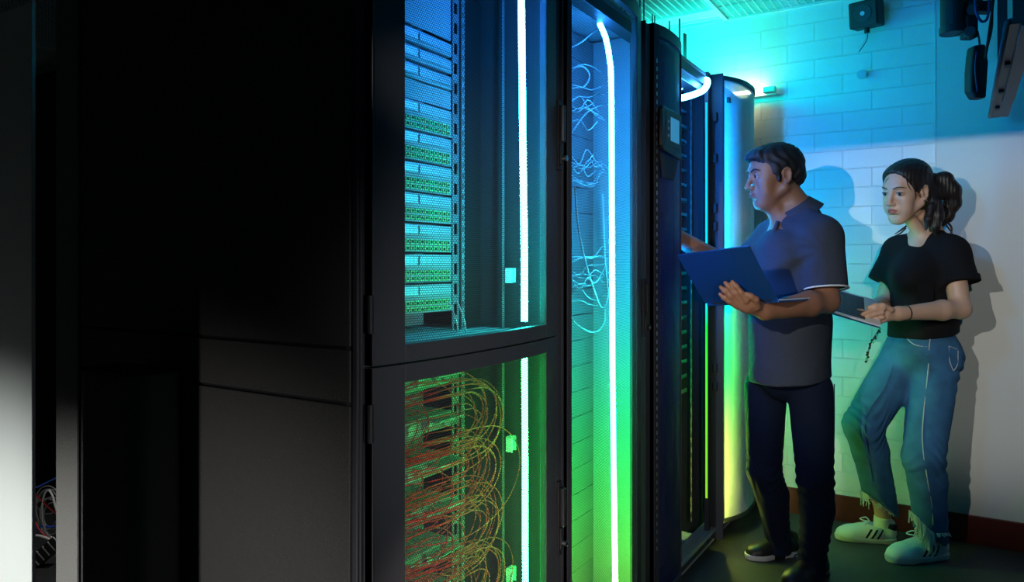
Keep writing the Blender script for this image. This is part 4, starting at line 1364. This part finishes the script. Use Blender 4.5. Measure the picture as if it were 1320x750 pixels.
# collar
S = SDF((0.85, 2.6, 1.34), (1.45, 3.3, 1.62), 0.0026)
cc = neckB + [-.012, 0, .0]; up_ = (neckT - neckB); up_ /= np.linalg.norm(up_)
S.cone(cc + up_ * .034, cc - up_ * .024, 0.073, 0.104, 0, flat='ab')
S.cone(cc + up_ * .060, cc - up_ * .050, 0.0535, 0.111, 0, 'sub')
S.cone(cc + [-.085, -.012, .05], cc + [-.115, -.02, -.06], 0.014, 0.030, 0.003, 'sub')
co = S.mesh('collar', POLO, pol, 1)
# placket with buttons and stitched edge
pk = [nk + [-.098, -.055, -.055], nk + [-.118, -.065, -.10], nk + [-.130, -.07, -.15]]
tube_cam('placket', pk, 0.009, POLO, pol)
for t_ in (0.1, .55, .95):
    q = pk[0] + (pk[2] - pk[0]) * t_ + [-.004, -.009, 0]
    S = SDF(q - .01, q + .01, .0012); S.ell(q, (.005, .003, .005), None, 0); S.mesh('button', SHOEB, pol)
# necklace glint at the nape
tube_cam('necklace', [neckB + [.055, -.035, .022], neckB + [.062, 0, .03], neckB + [.05, .04, .02]], .0018, GOLD, mroot)
# jeans
S = SDF((0.62, 2.45, 0.02), (1.50, 3.50, 0.95), 0.0045)
S.ell(pelvis, (0.122, 0.150, 0.12), EB, 0.04)
for (a, b, c, sgn) in ((hipN, knN, anN, 1), (hipF, knF, anF, 0)):
    S.cone(a + [-.003, 0, .0], b, 0.086, 0.068, 0.018)
    S.cone(b, b + (c - b) * .35 + [.012, 0, 0], 0.068, 0.066, 0.012)
    S.cone(b + (c - b) * .35 + [.012, 0, 0], c + [0, 0, .0], 0.066, 0.050, 0.012)
    S.cone(c + [0, 0, .01], c + [-.004, -.006, -.062], 0.051, 0.054, 0.008, flat='b')
def jf(P):
    v = np.zeros(len(P))
    for (b, c, ph) in ((knN, anN, 0), (knF, anF, 1.5)):
        for ctr, sp, am in ((b, .09, .006), (c + [0, 0, .05], .09, .006)):
            r = P - ctr; dist = np.sqrt((r ** 2).sum(1))
            v += am * np.sin((r[:, 2] + .35 * r[:, 0] + .1 * np.sin(r[:, 0] * 25 + ph)) * 150) * np.exp(-(dist / sp) ** 2)
    return v
S.warp(jf); S.warp(wrinkle(9, 0.003, 14, 8, (1, 1, 2)))
S.plane((0, 0, 0.85), (0, 0, 1))
j = S.mesh('jeans', JEAN_D, mroot, 2); j['label'] = 'dark navy jeans'
sm_ = [hipN + [.055, -.085, .03], hipN + (knN - hipN) * .5 + [.045, -.085, 0], knN + [.03, -.078, 0], knN + (anN - knN) * .5 + [.035, -.066, 0], anN + [.02, -.052, -.03]]
tube_cam('side_seam', sm_, .0022, JEAN_D, j)


def shoe(c, yaw, length, parent, upper, sole_m, black=None, laces=None, toe_cap=False, stripes=False, h_sc=1.0, shell=True):
    """c: ground point under the heel-to-toe middle; toe points towards yaw in the camera frame (0 = image left, + towards camera)"""
    y = math.radians(yaw)
    f = np.array([-math.cos(y), -math.sin(y), 0.0]); s = np.array([math.sin(y), -math.cos(y), 0.0]); u = np.array([0, 0, 1.0])
    Bf = np.stack([f, s, u]); k = length / 0.29
    def L(a, b, z): return c + k * (a * f + b * s + z * u)
    S = SDF(c + [-.22, -.22, -.002], c + [.22, .22, .16], 0.0028)
    S.cone(L(-.095, 0, .045), L(-.04, 0, .045), .036 * k, .037 * k, .02)
    S.cone(L(-.04, 0, .04), L(.07, 0, .030), .037 * k, .038 * k, .02, squash=(s, 1.1))
    S.cone(L(.06, 0, .027), L(.100, 0.0, .026), .038 * k, .030 * k, .02, squash=(s, 1.2))
    S.cone(L(-.098, 0, .05), L(-.105, 0, .085), .031 * k, .026 * k, .02)
    S.cone(L(-.03, 0, .055), L(.015, 0, .052), .036 * k, .026 * k, .03)
    S.cone(L(-.055, 0, .07), L(-.03, 0, .12), .028 * k, .04 * k, .008, 'sub'); S.cone(L(-.085, 0, .085), L(-.05, 0, .10), .022 * k, .03 * k, .008, 'sub')
    S.plane(L(0, 0, .018), (0, 0, -1))
    Fs = S.F.copy(); Flo = S.lo; Fh = S.h; Fn = S.n

    def onside(a, z):
        b = .075
        while b > 0:
            q = L(a, b, z); i = np.round((q - Flo) / Fh).astype(int)
            if np.all(i >= 0) and np.all(i < Fn) and Fs[tuple(i)] < 0: return q
            b -= .001
        return L(a, .03, z)
    up = S.mesh('shoe', upper, parent, 2)
    S = SDF(c + [-.22, -.22, -.004], c + [.22, .22, .06], 0.0028)
    S.cone(L(-.093, 0, .018), L(-.02, 0, .018), .042 * k, .040 * k, .01); S.cone(L(-.02, 0, .018), L(.06, 0, .018), .040 * k, .046 * k, .02); S.cone(L(.06, 0, .018), L(.095, 0, .018), .046 * k, .040 * k, .02)
    S.plane(L(0, 0, .001), (0, 0, -1)); S.plane(L(0, 0, .026), (0, 0, 1))
    S.mesh('sole', sole_m, up, 1)
    if toe_cap:
        for i in range(5):
            b = -.020 + i * .010
            tube_cam('toe_ridge', [L(.075, b * 1.3, .060 - abs(b) * .3), L(.100, b * 1.1, .052 - abs(b) * .3), L(.122, b * .9, .036)], .0016, upper, up, 6)
        tube_cam('toe_seam', [L(.070, .040, .028), L(.066, .026, .056), L(.064, 0, .066), L(.066, -.026, .056)], .0022, upper, up, 6)
    if stripes:
        for i in range(3):
            a = .006 - i * .024
            q = [onside(a, .026), onside(a - .006, .036), onside(a - .012, .047), onside(a - .018, .058), onside(a - .024, .068)]
            mb = MB()
            w2 = .0050 * k
            pts = q
            for p in pts:
                for dd, dz in ((-w2, -.0), (w2, .0)):
                    for o_ in (-.004, .0022):
                        mb.v.append(cam2world(p + f * dd + s * o_ * k))
            for i2 in range(len(pts) - 1):
                b0 = i2 * 4; b1 = b0 + 4
                mb.f += [[b0 + 1, b0 + 3, b1 + 3, b1 + 1], [b0, b1, b1 + 2, b0 + 2], [b0, b0 + 1, b1 + 1, b1], [b0 + 2, b1 + 2, b1 + 3, b0 + 3]]
            st = mb.build('side_stripe', SHOEB, up); st['label'] = 'black diagonal side stripe'
        S = SDF(c + [-.22, -.22, .03], c + [.22, .22, .13], .0026)
        S.cone(L(-.108, 0, .082), L(-.100, 0, .062), .031 * k, .034 * k, .005); S.cone(L(-.06, 0, .1), L(-.045, 0, .02), .040 * k, .05 * k, .003, 'sub'); S.plane(L(0, 0, .058), (0, 0, -1)); S.plane(L(0, 0, .093), (0, 0, 1))
        S.mesh('heel_tab', SHOEB, up, 1)['label'] = 'black heel tab'
    if laces is not None:
        for i in range(6):
            a = -.012 + i * .013
            zt = .086 - i * .0048
            tube_cam('shoelace', [L(a, .024, zt - .012), L(a + .004, .012, zt), L(a + .004, -.012, zt), L(a, -.024, zt - .012)], .0028, laces, up, 6)
        for sg in (-1, 1):
            tube_cam('lace_loop', [L(-.02, 0, .092), L(-.010, sg * .03, .100), L(.012, sg * .042, .088), L(.004, sg * .02, .088), L(-.016, 0, .092)], .0026, laces, up, 6)
    return up


def ground(px, py):
    D = CAM_Z * F_PX / (py - HOR)
    return cpt(px, py, D)


c = anN + [-.035, -.02, 0]; c[2] = 0
shoe(c, 35, .29, mroot, SHOED, SHOEB, laces=SHOEB)['label'] = 'dark leather shoe'
c = anF + [-.025, 0, 0]; c[2] = 0
shoe(c, 14, .275, mroot, SHOED, SOLE, laces=SHOEB)['label'] = 'dark leather shoe'

for an_ in (anN, anF):
    S = SDF(an_ + [-.16, -.12, -.13], an_ + [.08, .08, .03], .003)
    S.cone(an_ + [0, 0, -.02], an_ + [-.01, 0, -.06], .043, .041, .01); S.cone(an_ + [-.01, 0, -.055], an_ + [-.085, -.02, -.062], .038, .028, .02)
    S.mesh('sock', TEE, mroot, 1)['label'] = 'black sock'
# laptop in the man's hand
LAPB = mat('laptop aluminium', (0.012, 0.075, 0.26), 0.34, 0.35)
LAPW = mat('pale laptop edge', (0.75, 0.76, 0.77), 0.35, 0.3)
KEYM = mat('laptop keys', (0.02, 0.02, 0.022), 0.5)
SCRM = emit('laptop screen', (0.15, 0.35, 0.8), 0.35)


def slab_mesh(name, P0, U, V, N, u0, u1, v0, v1, n0, n1, material, parent, bev=0.0015):
    mb = MB()
    for n_ in (n0, n1):
        for (a, b) in ((u0, v0), (u1, v0), (u1, v1), (u0, v1)):
            mb.v.append(cam2world(P0 + U * a + V * b + N * n_))
    mb.f = [[0, 1, 2, 3], [7, 6, 5, 4], [0, 4, 5, 1], [1, 5, 6, 2], [2, 6, 7, 3], [3, 7, 4, 0]]
    return mb.build(name, material, parent, bevel=bev)


def laptop(Hr, Hl, base_dir, lid_dir, depth, label, kb=.55):
    """Hr, Hl: hinge ends; base_dir/lid_dir: rough directions from the hinge, made square to it"""
    U = Hl - Hr; W = np.linalg.norm(U); U = U / W
    def sq(d):
        d = np.array(d, float); d -= U * (d @ U); return d / np.linalg.norm(d)
    Bd = sq(base_dir); Ld = sq(lid_dir)
    Nb = np.cross(U, Bd); Nb /= np.linalg.norm(Nb)
    if Nb @ Ld < 0: Nb = -Nb
    Nl = np.cross(U, Ld); Nl /= np.linalg.norm(Nl)
    if Nl @ Bd < 0: Nl = -Nl
    r = thing('laptop', label, 'laptop', tuple(cam2world((Hr + Hl) / 2)))
    slab_mesh('base', Hr, U, Bd, Nb, 0, W, 0.004, depth, -.011, 0, LAPB, r, .003)
    e = slab_mesh('base_edge', Hr, U, Bd, Nb, -.0008, W + .0008, 0.01, depth + .0008, -.0045, .0008, LAPW, r, .001); e['label'] = 'pale edge of the laptop base'
    slab_mesh('keyboard', Hr, U, Bd, Nb, .02, W - .02, .02, depth * kb, .0008, .0016, KEYM, r, .0003)
    keys = MB()
    for i in range(12):
        for jx in range(5):
            u0 = .024 + i * (W - .048) / 12; v0 = .024 + jx * (depth * kb - .028) / 5
            n0 = len(keys.v)
            for n_ in (.0016, .0028):
                for (a, b) in ((u0, v0), (u0 + (W - .048) / 12 * .85, v0), (u0 + (W - .048) / 12 * .85, v0 + (depth * kb - .028) / 5 * .82), (u0, v0 + (depth * kb - .028) / 5 * .82)):
                    keys.v.append(cam2world(Hr + U * a + Bd * b + Nb * n_))
            for q in ([4, 5, 6, 7], [0, 1, 5, 4], [1, 2, 6, 5], [2, 3, 7, 6], [3, 0, 4, 7]): keys.f.append([n0 + t for t in q])
    keys.build('key_rows', M['frame'], r)
    slab_mesh('trackpad', Hr, U, Bd, Nb, W * .36, W * .64, depth * (kb + .06), depth * .96, .0008, .0014, LAPB, r, .0003)
    lid = slab_mesh('lid', Hr, U, Ld, Nl, 0, W, 0.004, depth, -.007, 0, LAPB, r, .002)
    slab_mesh('screen', Hr, U, Ld, Nl, .01, W - .01, .018, depth - .01, 0, .0006, SCRM, lid, .0002)
    hm = MB().tube([cam2world(Hr + U * .03), cam2world(Hl - U * .03)], .005, 10).build('hinge', M['frame'], r)
    return r


Hr = cpt(1003, 386, 2.50); Hl = cpt(910, 391, 2.735)
laptop(Hr, Hl, (.17, .15, .0), (-.11, -.10, .19), .238, 'open laptop with a dark blue lid resting on the man\'s forearm')

# ================================================================== woman
wroot = thing('person', 'woman with a dark ponytail in black T-shirt and frayed blue jeans by the wall', 'person', tuple(cam2world((1.78, 3.10, 0))))
D0 = 3.10
W_ = lambda px, py, d=0.0: cpt(px, py, D0 + d)
WO, WB = head_frame(W_(1169, 249, .0), 26, 12, -5)
WSC = 1.09
neckT = W_(1179, 266, .05); neckB = W_(1196, 296, .05)
shN = W_(1226, 324, -.06); shF = W_(1158, 322, .14)
elN = W_(1238, 398, -.12); wrN = W_(1158, 404, -.22)
elF = W_(1140, 392, .15); wrF = W_(1120, 404, -.10)
chest = W_(1188, 350, .05); waist = W_(1190, 405, .07); pelvis = W_(1188, 448, .07)
WBm = np.array([[0.87, 0.0, 0], [0, 1, 0], [0, 0, 1.0]])
ang = math.radians(-32)
TB = np.array([[math.cos(ang), math.sin(ang), 0], [-math.sin(ang), math.cos(ang), 0], [0, 0, 1.0]])
hipN = W_(1206, 462, .02); hipF = W_(1166, 462, .10)
knN = W_(1190, 590, -.06); knF = W_(1112, 548, .06)
anN = W_(1200, 690, -.02); anF = W_(1138, 660, .17)

S = SDF((1.10, 2.60, 0.0), (2.15, 3.50, 1.72), 0.0036)
WL = build_head(S, WO, WB, WSC, True)
S.cone(neckT, neckB, 0.045, 0.048, 0.03)
S.cone(WL(0.020, 0, -0.07), W_(1186, 300, .02), 0.022, 0.030, 0.02)
S.cone(neckB + [0, 0, -.03], shN, 0.042, 0.045, 0.05); S.cone(neckB + [0, 0, -.03], shF, 0.042, 0.045, 0.05)
S.ell(chest, (0.10, 0.145, 0.14), TB, 0.05); S.ell(waist, (0.095, 0.125, 0.13), TB, 0.05); S.ell(pelvis, (0.115, 0.15, 0.11), TB, 0.04)
for a, b, c in ((shN, elN, wrN), (shF, elF, wrF)):
    S.cone(a, b, 0.047, 0.038, 0.03); mid = b + (c - b) * .3
    S.cone(b, mid, 0.039, 0.037, 0.02); S.cone(mid, c, 0.037, 0.0235, 0.02, squash=((0, 0, 1), 1.1))
for a, b, c in ((hipN, knN, anN), (hipF, knF, anF)):
    S.cone(a, b, 0.080, 0.050, 0.03); S.cone(b, c, 0.050, 0.033, 0.02); S.cone(c, c + [0, 0, -.07], .033, .032, .01)
# near hand gripping the laptop edge
pm = W_(1141, 406, -.24)
S.cone(wrN, pm, 0.024, 0.028, 0.02, squash=((0, 1, 0), 0.62))
fw = [[(1138, 398), (1128, 399), (1119, 402), (1112, 405)], [(1137, 403), (1127, 405), (1119, 408), (1114, 410)],
      [(1138, 409), (1130, 411), (1123, 413), (1118, 413)], [(1140, 413), (1133, 416), (1127, 417), (1123, 416)]]
for q, r, d in zip(fw, (.0090, .0088, .0084, .0076), (-.262, -.262, -.258, -.250)):
    S.chain([W_(x, y, d) for x, y in q], [r * 1.08, r, r * .92, r * .8], .005)
S.chain([W_(1148, 399, -.25), W_(1138, 394, -.262), W_(1128, 394, -.26), W_(1120, 396, -.255)], [.013, .011, .0095, .008], .008)
# far hand under the laptop
ph = W_(1108, 406, -.16)
S.cone(wrF, ph, 0.023, 0.025, 0.015, squash=((0, 0, 1), 0.6))
for i in range(4):
    b0 = ph + np.array([-.008, -.028 + i * .017, 0]); S.chain([b0, b0 + [-.03, -.002, -.004], b0 + [-.052, -.004, 0], b0 + [-.064, -.004, .008]], [.0088, .0084, .008, .007], .005)
S.chain([ph + [.01, -.02, .01], ph + [-.01, -.04, .018], ph + [-.028, -.048, .022]], [.011, .0095, .008], .006)
FB = (S.F, S.lo, S.h, S.n)
S.mesh('body', SKIN_W, wroot, 1)
eyes_brows(WL, WB, WSC, wroot, HAIRW, LIPW, woman=True, brow_r=.0027, field=FB)
for sg in (1,):
    q = WL(-0.006, sg * 0.074, -0.030)
    S = SDF(q - .012, q + .012, .001); S.ell(q, (.0045, .0045, .0045), None, 0); S.mesh('earring', M['chrome'], wroot)

# hair: cap, side strands, ponytail
S = SDF(WO - [0.2, 0.2, 0.30], WO + [0.26, 0.2, 0.18], 0.0028)
def E(a, s, z, r, k=0.01, op='add'): S.ell(WL(a, s, z), np.array(r) * WSC, WB, k, op)
E(-0.014, 0, 0.055, (0.104, 0.077, 0.080)); E(0.034, 0, 0.075, (0.060, 0.060, 0.042), .02)
E(-0.060, 0, 0.015, (0.046, 0.058, 0.046), .02); E(-0.045, 0.02, -0.03, (0.034, 0.044, 0.045), .02)
for sg in (-1, 1):
    E(0.020, sg * 0.058, 0.045, (0.026, 0.014, 0.034), .012)
    E(-0.008, sg * 0.082, 0.002, (0.022, 0.020, 0.030), .006, 'sub')
E(0.105, 0, 0.016, (0.060, 0.085, 0.084), .012, 'sub'); E(0.060, 0, -0.045, (0.060, 0.1, 0.065), .01, 'sub')
# ponytail lobe behind the crown
tb = WL(-0.095, 0.0, 0.060)
tail = [W_(1204, 230, .0), W_(1217, 232, .0), W_(1226, 246, .0), W_(1228, 262, .01), W_(1222, 280, .02), W_(1216, 290, .02)]
S.chain(tail, [.022, .034, .038, .032, .020, .006], .015)
S.cone(W_(1192, 242, .0), W_(1212, 246, .0), .040, .034, .02); S.cone(W_(1196, 255, .0), W_(1210, 272, .01), .034, .026, .02)
tail2 = [W_(1206, 262, -.03), W_(1208, 278, -.04), W_(1205, 292, -.04), W_(1207, 303, -.04)]
S.chain(tail2, [.026, .026, .020, .006], .012)
tail3 = [W_(1200, 266, -.05), W_(1196, 282, -.06), W_(1194, 296, -.06)]
S.chain(tail3, [.016, .014, .004], .010)
def hairw2(P):
    q = (P - WO) @ WB.T
    return 0.0006 * np.sin(q[:, 1] * 260 + q[:, 0] * 90 + 3 * np.sin(q[:, 2] * 40)) + 0.0008 * np.sin(q[:, 1] * 480 - q[:, 0] * 200)
S.warp(hairw2)
h = S.mesh('hair', HAIRW, wroot, 1); h['label'] = 'dark brown hair tied in a ponytail'
strands = [([W_(1219, 284, 0), W_(1226, 292, 0), W_(1226, 300, 0), W_(1221, 304, 0)], .004),
           ([W_(1214, 282, 0), W_(1224, 296, 0), W_(1229, 302, 0)], .003),
           ([WL(0.055, .052, .075), WL(0.050, .066, .03), WL(0.042, .066, -.005), WL(0.040, .062, -.02)], .0022),
           ([WL(0.066, .045, .075), WL(0.070, .055, .045), WL(0.060, .060, .02)], .0018),
           ([W_(1150, 226, -.04), W_(1143, 232, -.04), W_(1138, 240, -.04)], .0012),
           ([W_(1170, 290, .06), W_(1162, 296, .07), W_(1153, 302, .08)], .004),
           ([W_(1168, 294, .06), W_(1160, 301, .07), W_(1150, 305, .08)], .003),
           ([W_(1172, 218, 0), W_(1164, 212, 0), W_(1160, 218, 0)], .0008)]
for p, r in strands:
    tube_cam('hair_strand', p, [r, r, r * .3], HAIRW, h)

# black T-shirt
S = SDF((1.20, 2.65, 0.85), (2.15, 3.50, 1.48), 0.0045)
S.ell(chest + [0, 0, -.01], (0.130, 0.165, 0.145), TB, 0.05)
S.ell(W_(1174, 356, -.01), (0.075, 0.12, 0.07), TB, 0.05)
S.ell(waist, (0.130, 0.160, 0.17), TB, 0.06)
S.cone(waist, W_(1190, 432, .07), 0.128, 0.138, 0.04, squash=(TB[1], 1.2))
S.cone(neckB + [0, 0, -.04], shN + [0, 0, -.008], 0.054, 0.062, 0.05); S.cone(neckB + [0, 0, -.04], shF + [0, 0, -.008], 0.054, 0.060, 0.05)
cuffN = shN + (elN - shN) * .55 + [.012, 0, 0]; cuffF = shF + (elF - shF) * .60 + [-.03, 0, 0]
S.cone(shN, cuffN, 0.068, 0.075, 0.035, flat='b'); S.cone(shF, cuffF, 0.062, 0.066, 0.035, flat='b')
S.plane(W_(1190, 434, 0), (0.10, 0, -1))
S.cone(neckB + [-.01, 0, -.035], neckT + [-.01, 0, .05], 0.056, 0.075, 0.006, 'sub')
S.cone(neckB + [-.035, -.03, -.016], neckB + [-.03, -.03, .05], .035, .05, .01, 'sub')
S.cone(elN + [-.02, 0, .0], wrN, 0.045, 0.04, 0.01, 'sub')
S.warp(wrinkle(21, 0.0040, 13, 8, (1, 1, 1.8)))
t = S.mesh('t_shirt', TEE, wroot, 2); t['label'] = 'loose black T-shirt'
ax2 = (elN - shN) / np.linalg.norm(elN - shN)
S = SDF(cuffN - 0.12, cuffN + 0.12, 0.0035)
S.cone(cuffN - ax2 * .028, cuffN + ax2 * .001, 0.0785, 0.080, 0, flat='ab'); S.cone(cuffN - ax2 * .05, cuffN + ax2 * .02, 0.068, 0.070, 0, 'sub')
S.mesh('sleeve_cuff', TEE, t, 1)
slab_mesh('chest_pocket', W_(1183, 366, -.115), np.array([1, .15, 0.0]), np.array([0, 0, -1.0]), np.array([.1, -1, 0.0]), 0, .07, 0, .08, 0, .003, TEE, t, .001)
# wrist band
q = wrN + (elN - wrN) * .12; dv_ = (elN - wrN) / np.linalg.norm(elN - wrN)
S = SDF(q - .05, q + .05, .0018)
S.cone(q - dv_ * .003, q + dv_ * .003, .0295, .0295, 0, flat='ab', squash=((0, 0, 1), 1.1)); S.cone(q - dv_ * .01, q + dv_ * .01, .0262, .0262, 0, 'sub', squash=((0, 0, 1), 1.1))
S.mesh('wrist_band', SHOEB, wroot, 1)['label'] = 'thin black wrist band'

# jeans
S = SDF((1.15, 2.60, 0.05), (2.15, 3.52, 1.02), 0.0042)
S.ell(pelvis, (0.130, 0.160, 0.13), TB, 0.04)
S.cone(W_(1190, 426, .07), pelvis, .115, .125, .04, squash=(TB[1], 1.15))
S.ell(W_(1218, 462, .07), (.075, .10, .085), TB, .05)
for (a, b, c, i) in ((hipN, knN, anN, 1), (hipF, knF, anF, 0)):
    S.cone(a + [0, 0, 0], b, 0.098, 0.080, 0.03)
    S.cone(b, b + (c - b) * .3 + [.008, 0, 0], 0.079, 0.073, 0.02)
    S.cone(b + (c - b) * .3 + [.008, 0, 0], c + [0, 0, .0], 0.073, 0.066, 0.02)
# slanted raw hems: short at the front, long at the back
S.plane(anN + [0, 0, -.012], (-.55, -.1, -.83), anN - [.14, .3, .20], anN + [.14, .11, .25])
S.plane(anF + [0, 0, .018], (-.62, -.1, -.78), anF - [.13, .10, .25], anF + [.135, .16, .25])
def jf(P):
    v = np.zeros(len(P))
    for (b, c, ph) in ((knN, anN, 0), (knF, anF, 1.5)):
        for ctr, sp, am in ((b + [.02, 0, .0], .085, .007), (c + [0, 0, .09], .08, .003)):
            r = P - ctr; dist = np.sqrt((r ** 2).sum(1))
            v += am * np.sin((r[:, 2] - .45 * r[:, 0] + .08 * np.sin(r[:, 0] * 25 + ph)) * 120) * np.exp(-(dist / sp) ** 2)
    r = P - (hipN + [.06, -.03, -.06]); v += .005 * np.sin((r[:, 2] + .5 * r[:, 0]) * 110) * np.exp(-((r ** 2).sum(1)) / .008)
    return v
S.warp(jf); S.warp(wrinkle(33, 0.0028, 13, 8, (1, 1, 2)))
S.plane((0, 0, 0.965), (0, 0, 1))
j = S.mesh('jeans', JEAN_B, wroot, 2); j['label'] = 'washed blue jeans with frayed hems'
F_ = S


def surf(px, py, d0, d1, eps=.002):
    """first point of the jeans surface along the view ray through a photo pixel"""
    D = D0 + d0
    while D < D0 + d1:
        q = cpt(px, py, D); i = np.round((q - F_.lo) / F_.h).astype(int)
        if np.all(i >= 0) and np.all(i < F_.n) and F_.F[tuple(i)] < 0: return cpt(px, py, D - eps)
        D += .003
    return cpt(px, py, D0 + (d0 + d1) / 2)


sm_ = [(1200, 430), (1198, 446), (1197, 470), (1194, 500), (1191, 530), (1189, 560), (1191, 590), (1196, 620), (1201, 650), (1203, 676)]
tube_cam('side_seam', [surf(x, y, -.2, .15) for x, y in sm_], .0022, STITCH, j)['label'] = 'pale stitched side seam'
pk_ = [(1167, 431), (1170, 437), (1177, 443), (1186, 446), (1197, 447)]
tube_cam('pocket_seam', [surf(x, y, -.2, .15) for x, y in pk_], .0022, STITCH, j)
for q_ in ([(1223, 446), (1224, 464), (1229, 478)], [(1223, 446), (1234, 450)], [(1229, 478), (1234, 470), (1235, 452)]):
    tube_cam('pocket_seam', [surf(x, y, -.15, .2) for x, y in q_], .0018, STITCH, j)
tube_cam('inner_seam', [surf(x, y, -.2, .25) for x, y in ((1152, 470), (1140, 500), (1120, 530), (1112, 560), (1118, 590), (1126, 620))], .0016, JEAN_B, j)
tube_cam('belt_seam', [surf(x, y, -.2, .2) for x, y in ((1198, 429), (1215, 432), (1234, 436))], .002, STITCH, j)
for (x, y) in ((1196, 447), (1196, 459)):
    q = surf(x, y, -.2, .15); S = SDF(q - .01, q + .01, .0012); S.ell(q, (.0035, .0035, .0035), None, 0); S.mesh('rivet', GOLD, j)
# frayed threads
FR = mat('pale frayed cotton thread', (0.72, 0.70, 0.62), 0.9)
rr = random.Random(8)
def fray(p0, p1, n, lmin, lmax, d0, d1):
    th = MB()
    for i in range(n):
        t_ = (i + rr.random() * .8) / n
        x = p0[0] + (p1[0] - p0[0]) * t_; y = p0[1] + (p1[1] - p0[1]) * t_
        q = surf(x, y - 3, d0, d1); L_ = rr.uniform(lmin, lmax)
        pts = [q, q + [rr.uniform(-.004, .004), rr.uniform(-.012, -.002), -L_ * .5], q + [rr.uniform(-.012, .010), rr.uniform(-.02, .004), -L_]]
        th.tube(catmull([cam2world(p) for p in pts], 3), rr.uniform(.0014, .0026), 4)
    o = th.build('frayed_hem', FR, j); o['kind'] = 'stuff'; o['label'] = 'pale frayed threads'
    return o
fray((1172, 660), (1186, 672), 16, .02, .05, -.2, .1); fray((1180, 668), (1204, 690), 44, .05, .095, -.2, .1); fray((1206, 690), (1224, 690), 14, .006, .016, -.2, .1)
fray((1108, 634), (1118, 640), 14, .03, .07, -.1, .3); fray((1118, 640), (1150, 664), 22, .006, .016, -.1, .3)
# thigh scuffs
# keys / beaded lanyard at the belt
ly = thing('lanyard', 'dark beaded lanyard hanging at the front of the woman\'s jeans', 'lanyard', tuple(cam2world(W_(1133, 424, -.06))))
kx = [(1134, 424), (1130, 430), (1125, 438), (1121, 446), (1119, 456), (1117, 466)]
pts = [W_(x, y, -.04) for x, y in kx]
tube_cam('cord', pts, .003, SHOEB, ly)
BEAD = mat('green bead', (0.1, 0.5, 0.3), 0.3)
for i in range(18):
    t_ = i / 17 * (len(kx) - 1.001); a = int(t_); fr_ = t_ - a
    q = pts[a] * (1 - fr_) + pts[a + 1] * fr_ + [rr.uniform(-.006, .006), rr.uniform(-.008, 0), 0]
    S = SDF(q - .012, q + .012, .0015); S.ell(q, (.0052, .0052, .0052), None, 0); S.mesh('bead', BEAD if i % 4 == 0 else SHOEB, ly)

# socks and sneakers
for an_, nm in ((anN, 0), (anF, 1)):
    S = SDF(an_ - .12, an_ + .08, .003)
    S.cone(an_ + [.0, 0, -.02], an_ + [-.005, 0, -.085], .037, .036, .01, flat='a')
    S.mesh('sock', SHOEW, wroot, 1)
g1 = ground(1176, 716)
shoe(np.array([anN[0] - .065, anN[1] - .01, 0]), 12, .315, wroot, SHOEW, SOLE, laces=SHOEW, toe_cap=True, stripes=True)['label'] = 'white leather sneaker with black side stripes'
shoe(np.array([anF[0] - .075, anF[1] + .01, 0]), -12, .28, wroot, SHOEW, SOLE, laces=SHOEW, toe_cap=True, stripes=True)['label'] = 'white leather sneaker with black side stripes'

# her laptop, mostly hidden behind the man
Hr = cpt(1046, 395, 2.99); Hl = cpt(1062, 366, 3.22)
Hr = W_(1060, 398, -.26); Hl = W_(1063, 368, .02)
laptop(Hr, Hl, (.24, .02, -.035), (-.12, 0, .2), .215, 'open laptop held by the woman, its dark keyboard showing beside the man', kb=.74)
